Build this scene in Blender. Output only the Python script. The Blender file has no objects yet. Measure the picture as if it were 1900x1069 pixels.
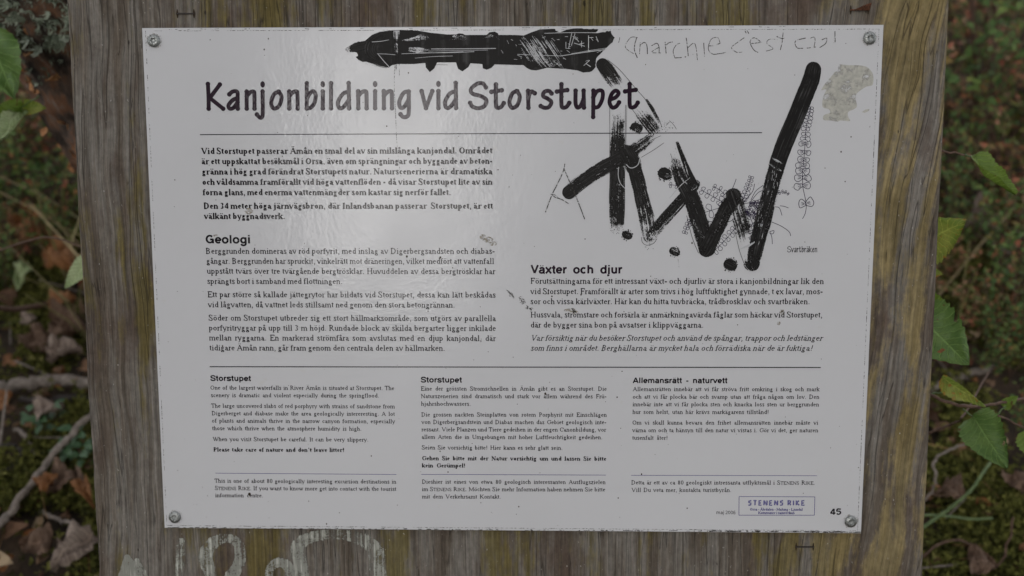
import bpy, bmesh, math, random
import numpy as np
from mathutils import Vector, Matrix, noise, geometry
R = math.radians
random.seed(7)
rng = np.random.default_rng(7)
SC = bpy.context.scene
COL = SC.collection

# ---------------------------------------------------------------- camera
CAM_H, PITCH, FPX = 1.2, 42.0, 2000.0
cd = bpy.data.cameras.new('camera')
cam = bpy.data.objects.new('camera', cd); COL.objects.link(cam)
cam.location = (0, 0, CAM_H); cam.rotation_euler = (R(90 - PITCH), 0, 0)
cd.sensor_width = 36; cd.lens = 36 * FPX / 1900
cd.clip_start = .01; cd.clip_end = 400
cd.dof.use_dof = True; cd.dof.focus_distance = .88; cd.dof.aperture_fstop = 5.0
SC.camera = cam
CM = Matrix.Translation((0, 0, CAM_H)) @ Matrix.Rotation(R(90 - PITCH), 4, 'X')

# ---------------------------------------------------------------- world, sun, exposure
SUN_EL, SUN_AZ = 34.0, 194.0          # azimuth measured from +Y towards +X
w = bpy.data.worlds.new('World'); SC.world = w; w.use_nodes = True
nt = w.node_tree; nt.nodes.clear()
sky = nt.nodes.new('ShaderNodeTexSky'); sky.sky_type = 'NISHITA'; sky.sun_disc = False
sky.sun_elevation = R(SUN_EL); sky.sun_rotation = R(SUN_AZ)
sky.air_density = 1.0; sky.dust_density = 1.0; sky.ozone_density = 1.0
hs = nt.nodes.new('ShaderNodeHueSaturation'); hs.inputs['Saturation'].default_value = .12
bg = nt.nodes.new('ShaderNodeBackground'); bg.inputs[1].default_value = .15
wo = nt.nodes.new('ShaderNodeOutputWorld')
nt.links.new(sky.outputs[0], hs.inputs['Color']); nt.links.new(hs.outputs[0], bg.inputs[0]); nt.links.new(bg.outputs[0], wo.inputs[0])
sd = bpy.data.lights.new('sun', 'SUN'); sd.energy = .5; sd.angle = R(17); sd.color = (1, .97, .93)
so = bpy.data.objects.new('sun', sd); COL.objects.link(so); so.location = (0, 0, 6)
sdir = Vector((math.cos(R(SUN_EL)) * math.sin(R(SUN_AZ)), math.cos(R(SUN_EL)) * math.cos(R(SUN_AZ)), math.sin(R(SUN_EL))))
so.rotation_euler = (-sdir).to_track_quat('-Z', 'Y').to_euler()
SC.view_settings.view_transform = 'Standard'; SC.view_settings.look = 'None'
SC.view_settings.gamma = 1; SC.view_settings.use_curve_mapping = False
SC.view_settings.exposure = .85
SC.cycles.use_denoising = True
SC.cycles.max_bounces = 6; SC.cycles.transparent_max_bounces = 12

# ---------------------------------------------------------------- helpers
def tag(o, label=None, cat=None, group=None, kind=None):
    if label: o['label'] = label
    if cat: o['category'] = cat
    if group: o['group'] = group
    if kind: o['kind'] = kind
    return o
def empty(name, M=None, loc=None, label=None, cat=None, group=None):
    o = bpy.data.objects.new(name, None); COL.objects.link(o); o.empty_display_size = .05
    if M is not None: o.matrix_world = M
    if loc is not None: o.location = loc
    return tag(o, label, cat, group)
def link(name, me, m=None, parent=None):
    if m is not None and not me.materials: me.materials.append(m)
    o = bpy.data.objects.new(name, me); COL.objects.link(o)
    if parent: o.parent = parent
    return o
def mesh(name, V, F, smooth=False):
    me = bpy.data.meshes.new(name); me.from_pydata([tuple(v) for v in V], [], F)
    if smooth: me.polygons.foreach_set('use_smooth', [True] * len(me.polygons))
    me.update(); return me
def P(px, py, d):                     # a point of the place seen at photo pixel (px,py), d metres deep
    return CM @ Vector(((px - 950) / FPX * d, (534.5 - py) / FPX * d, -d))
def G(px, py, h=0.0):                 # the same on the ground
    a = CM.translation; r = (P(px, py, 1) - a)
    t = (h - a.z) / r.z; p = a + r * t
    for _ in range(3):
        t = (gh(p.x, p.y) + h - a.z) / r.z; p = a + r * t
    return p
def gh(x, y):                         # ground height
    return .035 * noise.noise((x * 1.3, y * 1.3, 3)) + .012 * noise.noise((x * 5, y * 5, 8))

class NT:
    def __init__(s, name):
        s.m = bpy.data.materials.new(name); s.m.use_nodes = True; s.t = s.m.node_tree; s.t.nodes.clear()
        s.out = s.t.nodes.new('ShaderNodeOutputMaterial')
    def n(s, typ, **k):
        nd = s.t.nodes.new('ShaderNode' + typ)
        for a, v in k.items():
            if a[0] == '_': setattr(nd, a[1:], v)
            else:
                key = int(a[1:]) if a[0] == 'i' and a[1:].isdigit() else a.replace('0', ' ')
                s.set(nd.inputs[key], v)
        return nd
    def set(s, inp, v):
        if isinstance(v, bpy.types.NodeSocket): s.t.links.new(v, inp)
        elif isinstance(v, bpy.types.Node): s.t.links.new(v.outputs[0], inp)
        else:
            if isinstance(v, tuple) and len(v) == 3 and len(getattr(inp, 'default_value', (0,0,0))) == 4: v = v + (1,)
            inp.default_value = v
    def math(s, op, a, b=0.0, c=None, clamp=False):
        nd = s.n('Math', _operation=op, i0=a, i1=b); nd.use_clamp = clamp
        if c is not None: s.set(nd.inputs[2], c)
        return nd.outputs[0]
    def vec(s, x, y, z=0.0): return s.n('CombineXYZ', i0=x, i1=y, i2=z).outputs[0]
    def noise(s, v, scale=1.0, detail=2.0, rough=.5, dist=0.0):
        return s.n('TexNoise', Vector=v, Scale=scale, Detail=detail, Roughness=rough, Distortion=dist).outputs[0]
    def ramp(s, f, stops):
        nd = s.n('ValToRGB', i0=f); e = nd.color_ramp.elements
        while len(e) < len(stops): e.new(.5)
        for q, (p, c) in zip(e, stops):
            q.position = p; q.color = (c + (1,)) if isinstance(c, tuple) else (c, c, c, 1)
        return nd.outputs[0]
    def rng(s, f, a, b, c=0.0, d=1.0):
        return s.n('MapRange', i0=f, i1=a, i2=b, i3=c, i4=d).outputs[0]
    def mix(s, f, a, b, mode='MIX'):
        nd = s.n('MixRGB', _blend_type=mode, i0=f, i1=a, i2=b); return nd.outputs[0]
    def pos(s): return s.n('TexCoord').outputs['Object']
    def sep(s, v):
        nd = s.n('SeparateXYZ', i0=v); return nd.outputs[0], nd.outputs[1], nd.outputs[2]
    def bump(s, h, strength, dist):
        return s.n('Bump', Strength=strength, Distance=dist, Height=h).outputs[0]
    def bsdf(s, alpha=None, **k):
        b = s.n('BsdfPrincipled')
        for a, v in k.items(): s.set(b.inputs[a.replace('_', ' ')], v)
        o = b.outputs[0]
        if alpha is not None:
            tr = s.n('BsdfTransparent'); o = s.n('MixShader', i0=alpha, i1=tr.outputs[0], i2=o).outputs[0]
        s.t.links.new(o, s.out.inputs[0]); return s.m

# ---------------------------------------------------------------- the plane of the sign (u right, v up, w towards the camera)
def rod(rx, ry, rz):
    v = Vector((rx, ry, rz)); return Matrix.Rotation(v.length, 4, v.normalized())
BM = CM @ Matrix.Translation((-.299, .21, -.870)) @ rod(R(7.66), R(-1.45), R(-.03))
BMi = BM.inverted(); CL = BMi @ CM.translation
OFF = Vector((.297, -.62, 0))         # the root stands at the board's foot
ROOT = BM @ Matrix.Translation(OFF)
def B(px, py, w=0.0):                 # photo pixel -> point on the sign's plane, raised by w, relative to the root
    q = BMi @ P(px, py, 1); d = q - CL
    p = CL + d * (-CL.z / d.z)
    return Vector((p.x, p.y, w)) - OFF
PX = .000435                          # metres on the sign per photo pixel
SH = .0055                            # thickness of the sheet: its face is w = 0, the wood is w = -SH
# ---------------------------------------------------------------- materials
def mat_wood():
    s = NT('weathered_wood'); x, y, z = s.sep(s.pos())
    lean = s.math('MULTIPLY', s.rng(x, .20, .34), .085)
    wob = s.noise(s.vec(s.math('MULTIPLY', x, 6.0), s.math('MULTIPLY', y, 3.4)), 1, 3, .6)
    wamp = s.rng(s.math('ABSOLUTE', x), .2, .33, .004, .026)
    xs = s.math('SUBTRACT', x, s.math('MULTIPLY', y, lean))
    xs = s.math('ADD', xs, s.math('MULTIPLY', s.math('SUBTRACT', wob, .5), wamp))
    def st(a, b, **k): return s.noise(s.vec(s.math('MULTIPLY', xs, a), s.math('MULTIPLY', y, b), k.pop('z', 0.0)), 1, **k)
    n1 = st(48, 3.2, detail=6, rough=.68); n2 = st(30, 4.2, z=4.0, detail=6, rough=.66)
    n3 = st(560, 11, z=9.0, detail=3, rough=.65); n4 = st(120, 5.0, z=14.0, detail=2); n5 = st(15, 7.0, z=20.0, detail=6, rough=.66)
    n6 = st(210, 6, z=31.0, detail=3, rough=.6); mot = s.noise(s.vec(s.math('MULTIPLY', x, 240.0), s.math('MULTIPLY', y, 120.0)), 1, 4, .7)
    base = s.ramp(n1, [(.32, (.070, .052, .038)), (.45, (.118, .097, .076)), (.56, (.180, .163, .142)), (.68, (.100, .078, .060))])
    base = s.mix(s.math('MULTIPLY', s.rng(n5, .50, .62), .7), base, (.080, .054, .040))
    strp = s.math('SINE', s.math('MULTIPLY', xs, 190.0))
    side = s.math('MULTIPLY', s.rng(x, .27, .31), s.math('MULTIPLY_ADD', strp, .045, .016))
    lside = s.rng(x, -.34, -.26, .038, 0.0)
    thr = s.math('ADD', s.math('SUBTRACT', n2, lside), side)
    thr = s.math('ADD', thr, s.math('MULTIPLY', s.math('SUBTRACT', mot, .5), .09))
    om = s.rng(thr, .50, .575)
    och = s.ramp(n5, [(.38, (.175, .13, .045)), (.5, (.27, .205, .085)), (.62, (.215, .17, .08))])
    olive = s.mix(s.rng(x, .22, .3), (.125, .098, .026), och)
    c = s.mix(s.math('MULTIPLY', om, .74), base, olive)
    c = s.mix(1.0, c, s.ramp(n3, [(.25, .62), (.5, 1.0), (.75, 1.40)]), 'MULTIPLY')
    c = s.mix(1.0, c, s.ramp(n6, [(.3, .70), (.5, 1.0), (.70, 1.18)]), 'MULTIPLY')
    c = s.mix(1.0, c, s.ramp(mot, [(.3, .80), (.5, 1.0), (.70, 1.22)]), 'MULTIPLY')
    cr = s.math('ABSOLUTE', s.math('SUBTRACT', n4, .5))
    n7 = st(70, 1.6, z=44.0, detail=2)
    cr2 = s.math('ABSOLUTE', s.math('SUBTRACT', n7, .5)); gate = s.rng(n5, .44, .50)
    crk = s.math('MINIMUM', s.math('ADD', s.rng(cr, .0, .008), gate), s.rng(cr2, .0, .005), clamp=True)
    c = s.mix(s.math('MULTIPLY', s.math('SUBTRACT', 1.0, crk), .6), c, (.03, .024, .018))
    dot = s.noise(s.vec(s.math('MULTIPLY', x, 420.0), s.math('MULTIPLY', y, 230.0)), 1, 2)
    c = s.mix(s.rng(dot, .70, .78, 0, .7), c, (.42, .40, .36))
    dk = s.noise(s.vec(s.math('MULTIPLY', x, 160.0), s.math('MULTIPLY', y, 70.0), 7.0), 1, 1)
    c = s.mix(s.rng(dk, .77, .80, 0, .8), c, (.02, .016, .012))
    h = s.math('ADD', s.math('MULTIPLY', n3, .5), s.math('ADD', crk, s.math('MULTIPLY', n6, .7)))
    return s.bsdf(Base_Color=c, Roughness=.88, Specular_IOR_Level=.2, Normal=s.bump(h, .9, .0009))
def coat(s):                          # the fine orange peel of the laminate over sheet and print alike
    p = s.pos()
    a = s.noise(p, 330, 2, .5); b = s.noise(p, 45, 2, .5); c = s.noise(p, 5, 1, .5)
    h = s.math('ADD', s.math('MULTIPLY', a, .00013), s.math('MULTIPLY', b, .00020))
    h = s.math('ADD', h, s.math('MULTIPLY', c, .0014))
    return s.bump(h, 1.0, 1.0)
def mat_sheet():
    s = NT('white_laminate'); p = s.pos()
    a = s.noise(p, 7, 4, .6); b = s.noise(p, 60, 3, .6); sp = s.noise(p, 260, 1, .5)
    c = s.mix(s.rng(a, .5, .8, 0, .5), (.585, .58, .59), (.54, .535, .535))
    c = s.mix(s.rng(b, .68, .78, 0, .35), c, (.55, .52, .47))
    c = s.mix(s.rng(sp, .80, .83, 0, .75), c, (.12, .09, .07))
    sm = s.noise(p, 9, 3, .5, .6)
    return s.bsdf(Base_Color=c, Roughness=.8, Specular_IOR_Level=.0, Coat_Weight=.62, Coat_IOR=1.32, Coat_Roughness=s.rng(sm, .5, .72, .13, .26), Coat_Normal=coat(s))
def mat_ink(name, c, rough=.2, lam=True):
    s = NT(name)
    k = dict(Base_Color=c, Roughness=.8, Specular_IOR_Level=.1)
    if lam: k.update(Specular_IOR_Level=0.0, Coat_Weight=.62, Coat_IOR=1.32, Coat_Roughness=.16, Coat_Normal=coat(s))
    return s.bsdf(**k)
def mat_paint(name, c, rough=.45, gamma=0.0, grain=None):
    s = NT(name); uv = s.n('UVMap').outputs[0]; u, v, _ = s.sep(uv); p = s.pos()
    wear = s.n('Attribute', _attribute_name='wear').outputs['Fac']
    a = s.noise(s.vec(s.math('MULTIPLY', u, 22.0), s.math('MULTIPLY', v, 5.5)), 1, 5, .65)
    b = s.noise(p, 900, 3, .7); d = s.noise(p, 130, 3, .6)
    if grain:
        x, y, _ = s.sep(p); a = s.noise(s.vec(s.math('MULTIPLY', x, 330.0), s.math('MULTIPLY', y, 12.0)), 1, 3, .6)
    val = s.math('ADD', s.math('MULTIPLY', a, .45), s.math('ADD', s.math('MULTIPLY', b, .30), s.math('MULTIPLY', d, .25)))
    edge = s.rng(s.math('ABSOLUTE', v), .80, 1.0, 0.0, .10)
    thr = s.math('ADD', s.math('MULTIPLY_ADD', wear, .26, .386), edge)
    al = s.rng(s.math('SUBTRACT', val, thr), -.02, .025)
    if gamma: al = s.math('MULTIPLY', al, gamma)
    col = s.mix(s.math('MULTIPLY', s.rng(a, .5, .72), s.rng(d, .4, .6)), c, tuple(min(1, q * 2.5 + .055) for q in c))
    return s.bsdf(alpha=al, Base_Color=col, Roughness=rough, Specular_IOR_Level=.12, Normal=s.bump(val, .5, .0002))
def mat_speck(name, c, lo=.42, hi=.5, scale=420, rough=.8, dk=.35):
    s = NT(name); p = s.pos(); a = s.noise(p, scale, 3, .6); b = s.noise(p, scale * 2.2, 2, .5)
    col = s.mix(s.rng(b, .35, .7), c, tuple(q * dk for q in c))
    return s.bsdf(alpha=s.rng(a, lo, hi), Base_Color=col, Roughness=rough)
def mat_leaf(name, c1, c2, spots=(.12, .06, .02), trans=.35, spot=.66, rough=.55, rand=False):
    s = NT(name); uv = s.n('UVMap').outputs[0]; u, v, _ = s.sep(uv); p = s.pos()
    av = s.math('ABSOLUTE', v)
    vein = s.math('FRACT', s.math('MULTIPLY', s.math('SUBTRACT', u, s.math('MULTIPLY', av, .28)), 9.0))
    vl = s.math('ABSOLUTE', s.math('SUBTRACT', vein, .5)); vm = s.rng(vl, .03, .10, 1.0, 0.0)
    mid = s.rng(av, .02, .06, 1.0, 0.0); vm = s.math('MAXIMUM', vm, mid)
    n = s.noise(p, 55, 4, .6); n2 = s.noise(p, 420, 3, .6)
    f = s.rng(n, .35, .65)
    if rand:
        r = s.n('Attribute', _attribute_name='tone').outputs['Fac']; f = s.math('ADD', s.math('MULTIPLY', f, .3), s.math('MULTIPLY', r, .7))
    c = s.mix(f, c1, c2)
    c = s.mix(s.math('MULTIPLY', vm, .6), c, tuple(min(1, q * 1.7 + .02) for q in c2))
    c = s.mix(s.math('MULTIPLY', s.rng(n2, .5, .75), .5), c, tuple(q * .6 for q in c1))
    c = s.mix(s.rng(s.math('ADD', s.noise(p, 150, 3, .6), s.rng(av, .75, 1.0, 0, .09)), spot, spot + .04), c, spots)
    b = s.n('BsdfPrincipled', Roughness=rough)
    s.set(b.inputs['Base Color'], c); s.set(b.inputs['Normal'], s.bump(s.math('SUBTRACT', n, s.math('MULTIPLY', vm, .8)), .7, .0012))
    t = s.n('BsdfTranslucent', Color=c)
    s.t.links.new(s.n('MixShader', i0=trans, i1=b.outputs[0], i2=t.outputs[0]).outputs[0], s.out.inputs[0]); return s.m
def mat_tone(name, stops, rough=.8, trans=0.0, nscale=60):
    s = NT(name); r = s.n('Attribute', _attribute_name='tone').outputs['Fac']; n = s.noise(s.pos(), nscale, 3, .6)
    c = s.mix(1.0, s.ramp(r, stops), s.ramp(n, [(.3, .6), (.65, 1.25)]), 'MULTIPLY')
    b = s.n('BsdfPrincipled', Roughness=rough); s.set(b.inputs['Base Color'], c); s.set(b.inputs['Specular IOR Level'], .3)
    o = b.outputs[0]
    if trans: o = s.n('MixShader', i0=trans, i1=o, i2=s.n('BsdfTranslucent', Color=c).outputs[0]).outputs[0]
    s.t.links.new(o, s.out.inputs[0]); return s.m
def mat_noise(name, stops, scale, rough=.85, bump=.6, dist=.003, detail=5, metallic=0.0, stretch=None):
    s = NT(name); p = s.pos()
    if stretch:
        x, y, z = s.sep(p); p = s.vec(s.math('MULTIPLY', x, stretch[0]), s.math('MULTIPLY', y, stretch[1]), s.math('MULTIPLY', z, stretch[2]))
    n = s.noise(p, scale, detail, .62)
    return s.bsdf(Base_Color=s.ramp(n, stops), Roughness=rough, Metallic=metallic, Normal=s.bump(n, bump, dist))
M = dict(
    wood=mat_wood(), sheet=mat_sheet(),
    ink=mat_ink('black_print', (.013, .010, .013)), title=mat_ink('plum_black_print', (.020, .009, .018)),
    purple=mat_ink('purple_print', (.055, .042, .20)), lilac=mat_ink('lilac_print', (.22, .21, .38)), draw=mat_ink('ink_drawing', (.028, .020, .045)),
    paint=mat_paint('black_marker_paint', (.0085, .0075, .007)), scrape=mat_paint('bare_scraped_sheet', (.46, .46, .47), .3),
    white_paint=mat_paint('pale_sprayed_paint', (.31, .31, .27), .8, .75, grain=True),
    scratch=mat_speck('green_black_scratch', (.045, .038, .030), .40, .50, 500), scratch_dark=mat_speck('dirty_scratch', (.05, .05, .035), .46, .56, 700),
    stain=mat_speck('grey_green_lichen_stain', (.49, .475, .42), .30, .50, 120, .8, .68), edge=mat_speck('edge_dirt', (.03, .026, .02), .46, .52, 330),
    dirt=mat_ink('dirt', (.045, .032, .02), .9, False), dirtb=mat_speck('brown_smudge', (.40, .35, .27), .42, .66, 600, .8, .6),
    zinc=mat_noise('worn_zinc', [(.3, (.08, .083, .075)), (.52, (.33, .34, .33)), (.72, (.58, .58, .56))], 900, .38, .5, .0003, metallic=.9),
    rust=mat_noise('rust', [(.3, (.03, .014, .009)), (.6, (.16, .06, .028)), (.8, (.25, .12, .06))], 800, .9, .6, .0004),
    iron=mat_noise('dark_wire', [(.3, (.012, .010, .009)), (.7, (.05, .035, .028))], 900, .7, .5, .0002),
    twig=mat_noise('brown_twig_bark', [(.3, (.06, .032, .022)), (.6, (.13, .075, .05)), (.8, (.22, .17, .13))], 180, .8),
    grey_twig=mat_noise('grey_twig_bark', [(.3, (.10, .085, .07)), (.55, (.22, .18, .15)), (.8, (.33, .30, .27))], 130, .85, stretch=(1, 1, 1)),
    green_stem=mat_noise('green_stem_skin', [(.3, (.06, .10, .03)), (.7, (.12, .17, .06))], 100, .5, .2),
)
# ---------------------------------------------------------------- flat drawing on the sign
class Flat:
    """collects flat print or paint lying just above the sheet"""
    def __init__(s, w): s.V = []; s.F = []; s.uv = []; s.wr = []; s.w = w; s.k = 0
    def z(s):
        s.k += 1; return s.w + (s.k % 23) * 1.2e-6
    def add(s, pts, uvs=None, wear=None, z=None):
        z = s.z() if z is None else z; b = len(s.V)
        for i, p in enumerate(pts):
            s.V.append((p[0], p[1], z)); s.uv.append(uvs[i] if uvs else (p[0], 0)); s.wr.append(wear[i] if wear else 0)
        return b
    def strip(s, pts, caps=0.0):      # pts: (x, y, width) in root coordinates
        n = len(pts); q = []; z = s.z()
        for i, (x, y, w) in enumerate(pts):
            a = pts[max(i - 1, 0)]; b = pts[min(i + 1, n - 1)]; dx, dy = b[0] - a[0], b[1] - a[1]
            l = math.hypot(dx, dy) or 1e-9; nx, ny = -dy / l * w / 2, dx / l * w / 2
            q += [(x + nx, y + ny), (x - nx, y - ny)]
        b = s.add(q, z=z)
        for i in range(n - 1): s.F.append((b + 2 * i, b + 2 * i + 1, b + 2 * i + 3, b + 2 * i + 2))
        if caps:
            for e in (0, -1): s.disc(pts[e][0], pts[e][1], pts[e][2] / 2 * caps)
    def disc(s, x, y, r, n=12, ry=None):
        ry = ry or r; b = s.add([(x + r * math.cos(2 * math.pi * i / n), y + ry * math.sin(2 * math.pi * i / n)) for i in range(n)])
        s.F.append(tuple(range(b, b + n)))
    def poly(s, pts, z=None):
        b = s.add(pts, z=z)
        for t in geometry.tessellate_polygon([[Vector((p[0], p[1], 0)) for p in pts]]): s.F.append(tuple(b + i for i in t))
    def ribbon(s, pts, cols=8, seg=6, jag=0.0, capa=True, capb=True, dz=None):
        """pts: (px, py, width px, wear). A smooth paint stroke with UV along and across it"""
        P2 = smooth([(p[0], p[1]) for p in pts], seg); n = len(P2); z = s.z() if dz is None else dz
        rows = []; L = 0; r2 = random.random() * 9
        for i, (x, y) in enumerate(P2):
            t = i / (n - 1) * (len(pts) - 1); k = min(int(t), len(pts) - 2); f = t - k
            wd = pts[k][2] * (1 - f) + pts[k + 1][2] * f; wr = pts[k][3] * (1 - f) + pts[k + 1][3] * f
            a = P2[max(i - 1, 0)]; b = P2[min(i + 1, n - 1)]; dx, dy = b[0] - a[0], b[1] - a[1]; l = math.hypot(dx, dy) or 1
            if i: L += math.hypot(x - P2[i - 1][0], y - P2[i - 1][1]) * PX
            rows.append((x, y, dx / l, dy / l, wd, wr, L))
        def capr(row, sg):
            x, y, tx, ty, wd, wr, L = row
            for q in (.25, .5, .72, .88, .97):
                yield (x + sg * tx * wd / 2 * q, y + sg * ty * wd / 2 * q, tx, ty, wd * math.sqrt(1 - q * q), wr, L + sg * q * wd / 2 * PX)
        if capa: rows = list(capr(rows[0], -1))[::-1] + rows
        if capb: rows = rows + list(capr(rows[-1], 1))
        b0 = len(s.V)
        for x, y, tx, ty, wd, wr, L in rows:
            for c in range(cols + 1):
                v = -1 + 2 * c / cols; j = 1 + (jag * noise.noise((L * 300, v * 3, r2)) if abs(v) > .99 else 0)
                q = B(x - ty * wd / 2 * v * j, y + tx * wd / 2 * v * j)
                s.V.append((q.x, q.y, z)); s.uv.append((L + r2, v)); s.wr.append(wr)
        m = cols + 1
        for i in range(len(rows) - 1):
            for c in range(cols): s.F.append((b0 + i * m + c, b0 + i * m + c + 1, b0 + (i + 1) * m + c + 1, b0 + (i + 1) * m + c))
    def line(s, pts, wpx, caps=1.0, seg=4, sm=True):
        q = smooth(pts, seg) if sm and len(pts) > 2 else pts
        r = [];
        for x, y in q:
            p = B(x, y); r.append((p.x, p.y, wpx * PX))
        s.strip(r, caps)
    def build(s, name, m, parent, label=None, kind=None):
        me = mesh(name, s.V, s.F)
        uv = me.uv_layers.new(name='UVMap'); idx = np.zeros(len(me.loops), dtype=np.int32); me.loops.foreach_get('vertex_index', idx)
        uv.data.foreach_set('uv', np.array(s.uv, dtype=np.float32)[idx].ravel())
        at = me.attributes.new('wear', 'FLOAT', 'POINT'); at.data.foreach_set('value', np.array(s.wr, dtype=np.float32))
        # faces look towards the reader
        bm = bmesh.new(); bm.from_mesh(me)
        for f in bm.faces:
            if f.normal.z < 0: f.normal_flip()
        bm.to_mesh(me); bm.free()
        o = link(name, me, m, parent); o.location = -parent_off.get(parent.name, Vector())
        return tag(o, label, kind=kind)
parent_off = {}
def smooth(pts, seg=6):
    if len(pts) < 3: 
        a, b = pts[0], pts[-1]; return [(a[0] + (b[0] - a[0]) * i / seg, a[1] + (b[1] - a[1]) * i / seg) for i in range(seg + 1)]
    out = []
    for i in range(len(pts) - 1):
        p0 = pts[max(i - 1, 0)]; p1 = pts[i]; p2 = pts[i + 1]; p3 = pts[min(i + 2, len(pts) - 1)]
        for k in range(seg):
            t = k / seg; t2 = t * t; t3 = t2 * t
            out.append(tuple(.5 * (2 * p1[j] + (p2[j] - p0[j]) * t + (2 * p0[j] - 5 * p1[j] + 4 * p2[j] - p3[j]) * t2 + (3 * p1[j] - p0[j] - 3 * p2[j] + p3[j]) * t3) for j in (0, 1)))
    out.append(tuple(pts[-1][:2])); return out

# ---------------------------------------------------------------- a small book face drawn from strokes (1000 units per em)
WR = dict(zip('abcdefghijklmnopqrstuvwxyz', (444,500,444,500,444,333,500,500,278,278,500,278,778,500,500,500,500,333,389,278,500,500,722,500,500,444)))
WB = dict(zip('abcdefghijklmnopqrstuvwxyz', (500,556,444,556,444,333,500,556,278,333,556,278,833,556,500,556,556,444,389,333,556,500,722,500,500,444)))
WI = dict(zip('abcdefghijklmnopqrstuvwxyz', (500,500,444,500,444,278,500,500,278,278,444,278,722,500,500,500,500,389,389,278,500,444,667,444,444,389)))
WR.update(zip('ABCDEFGHIJKLMNOPQRSTUVWXYZ', (722,667,667,722,611,556,722,722,333,389,722,611,889,722,722,556,722,667,556,611,722,722,944,722,722,611)))
WB.update(zip('ABCDEFGHIJKLMNOPQRSTUVWXYZ', (722,667,722,722,667,611,778,778,389,500,778,667,944,722,778,611,778,722,556,667,722,722,1000,722,722,667)))
WI.update(zip('ABCDEFGHIJKLMNOPQRSTUVWXYZ', (611,611,667,722,611,611,722,722,333,444,667,556,833,667,722,611,722,611,500,556,722,611,833,611,556,556)))
for W_ in (WR, WB, WI): W_.update({'.': 250, ',': 250, '-': 333, '!': 333, '´': 333, ' ': 250}); W_.update({d: 500 for d in '0123456789'})
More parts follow.
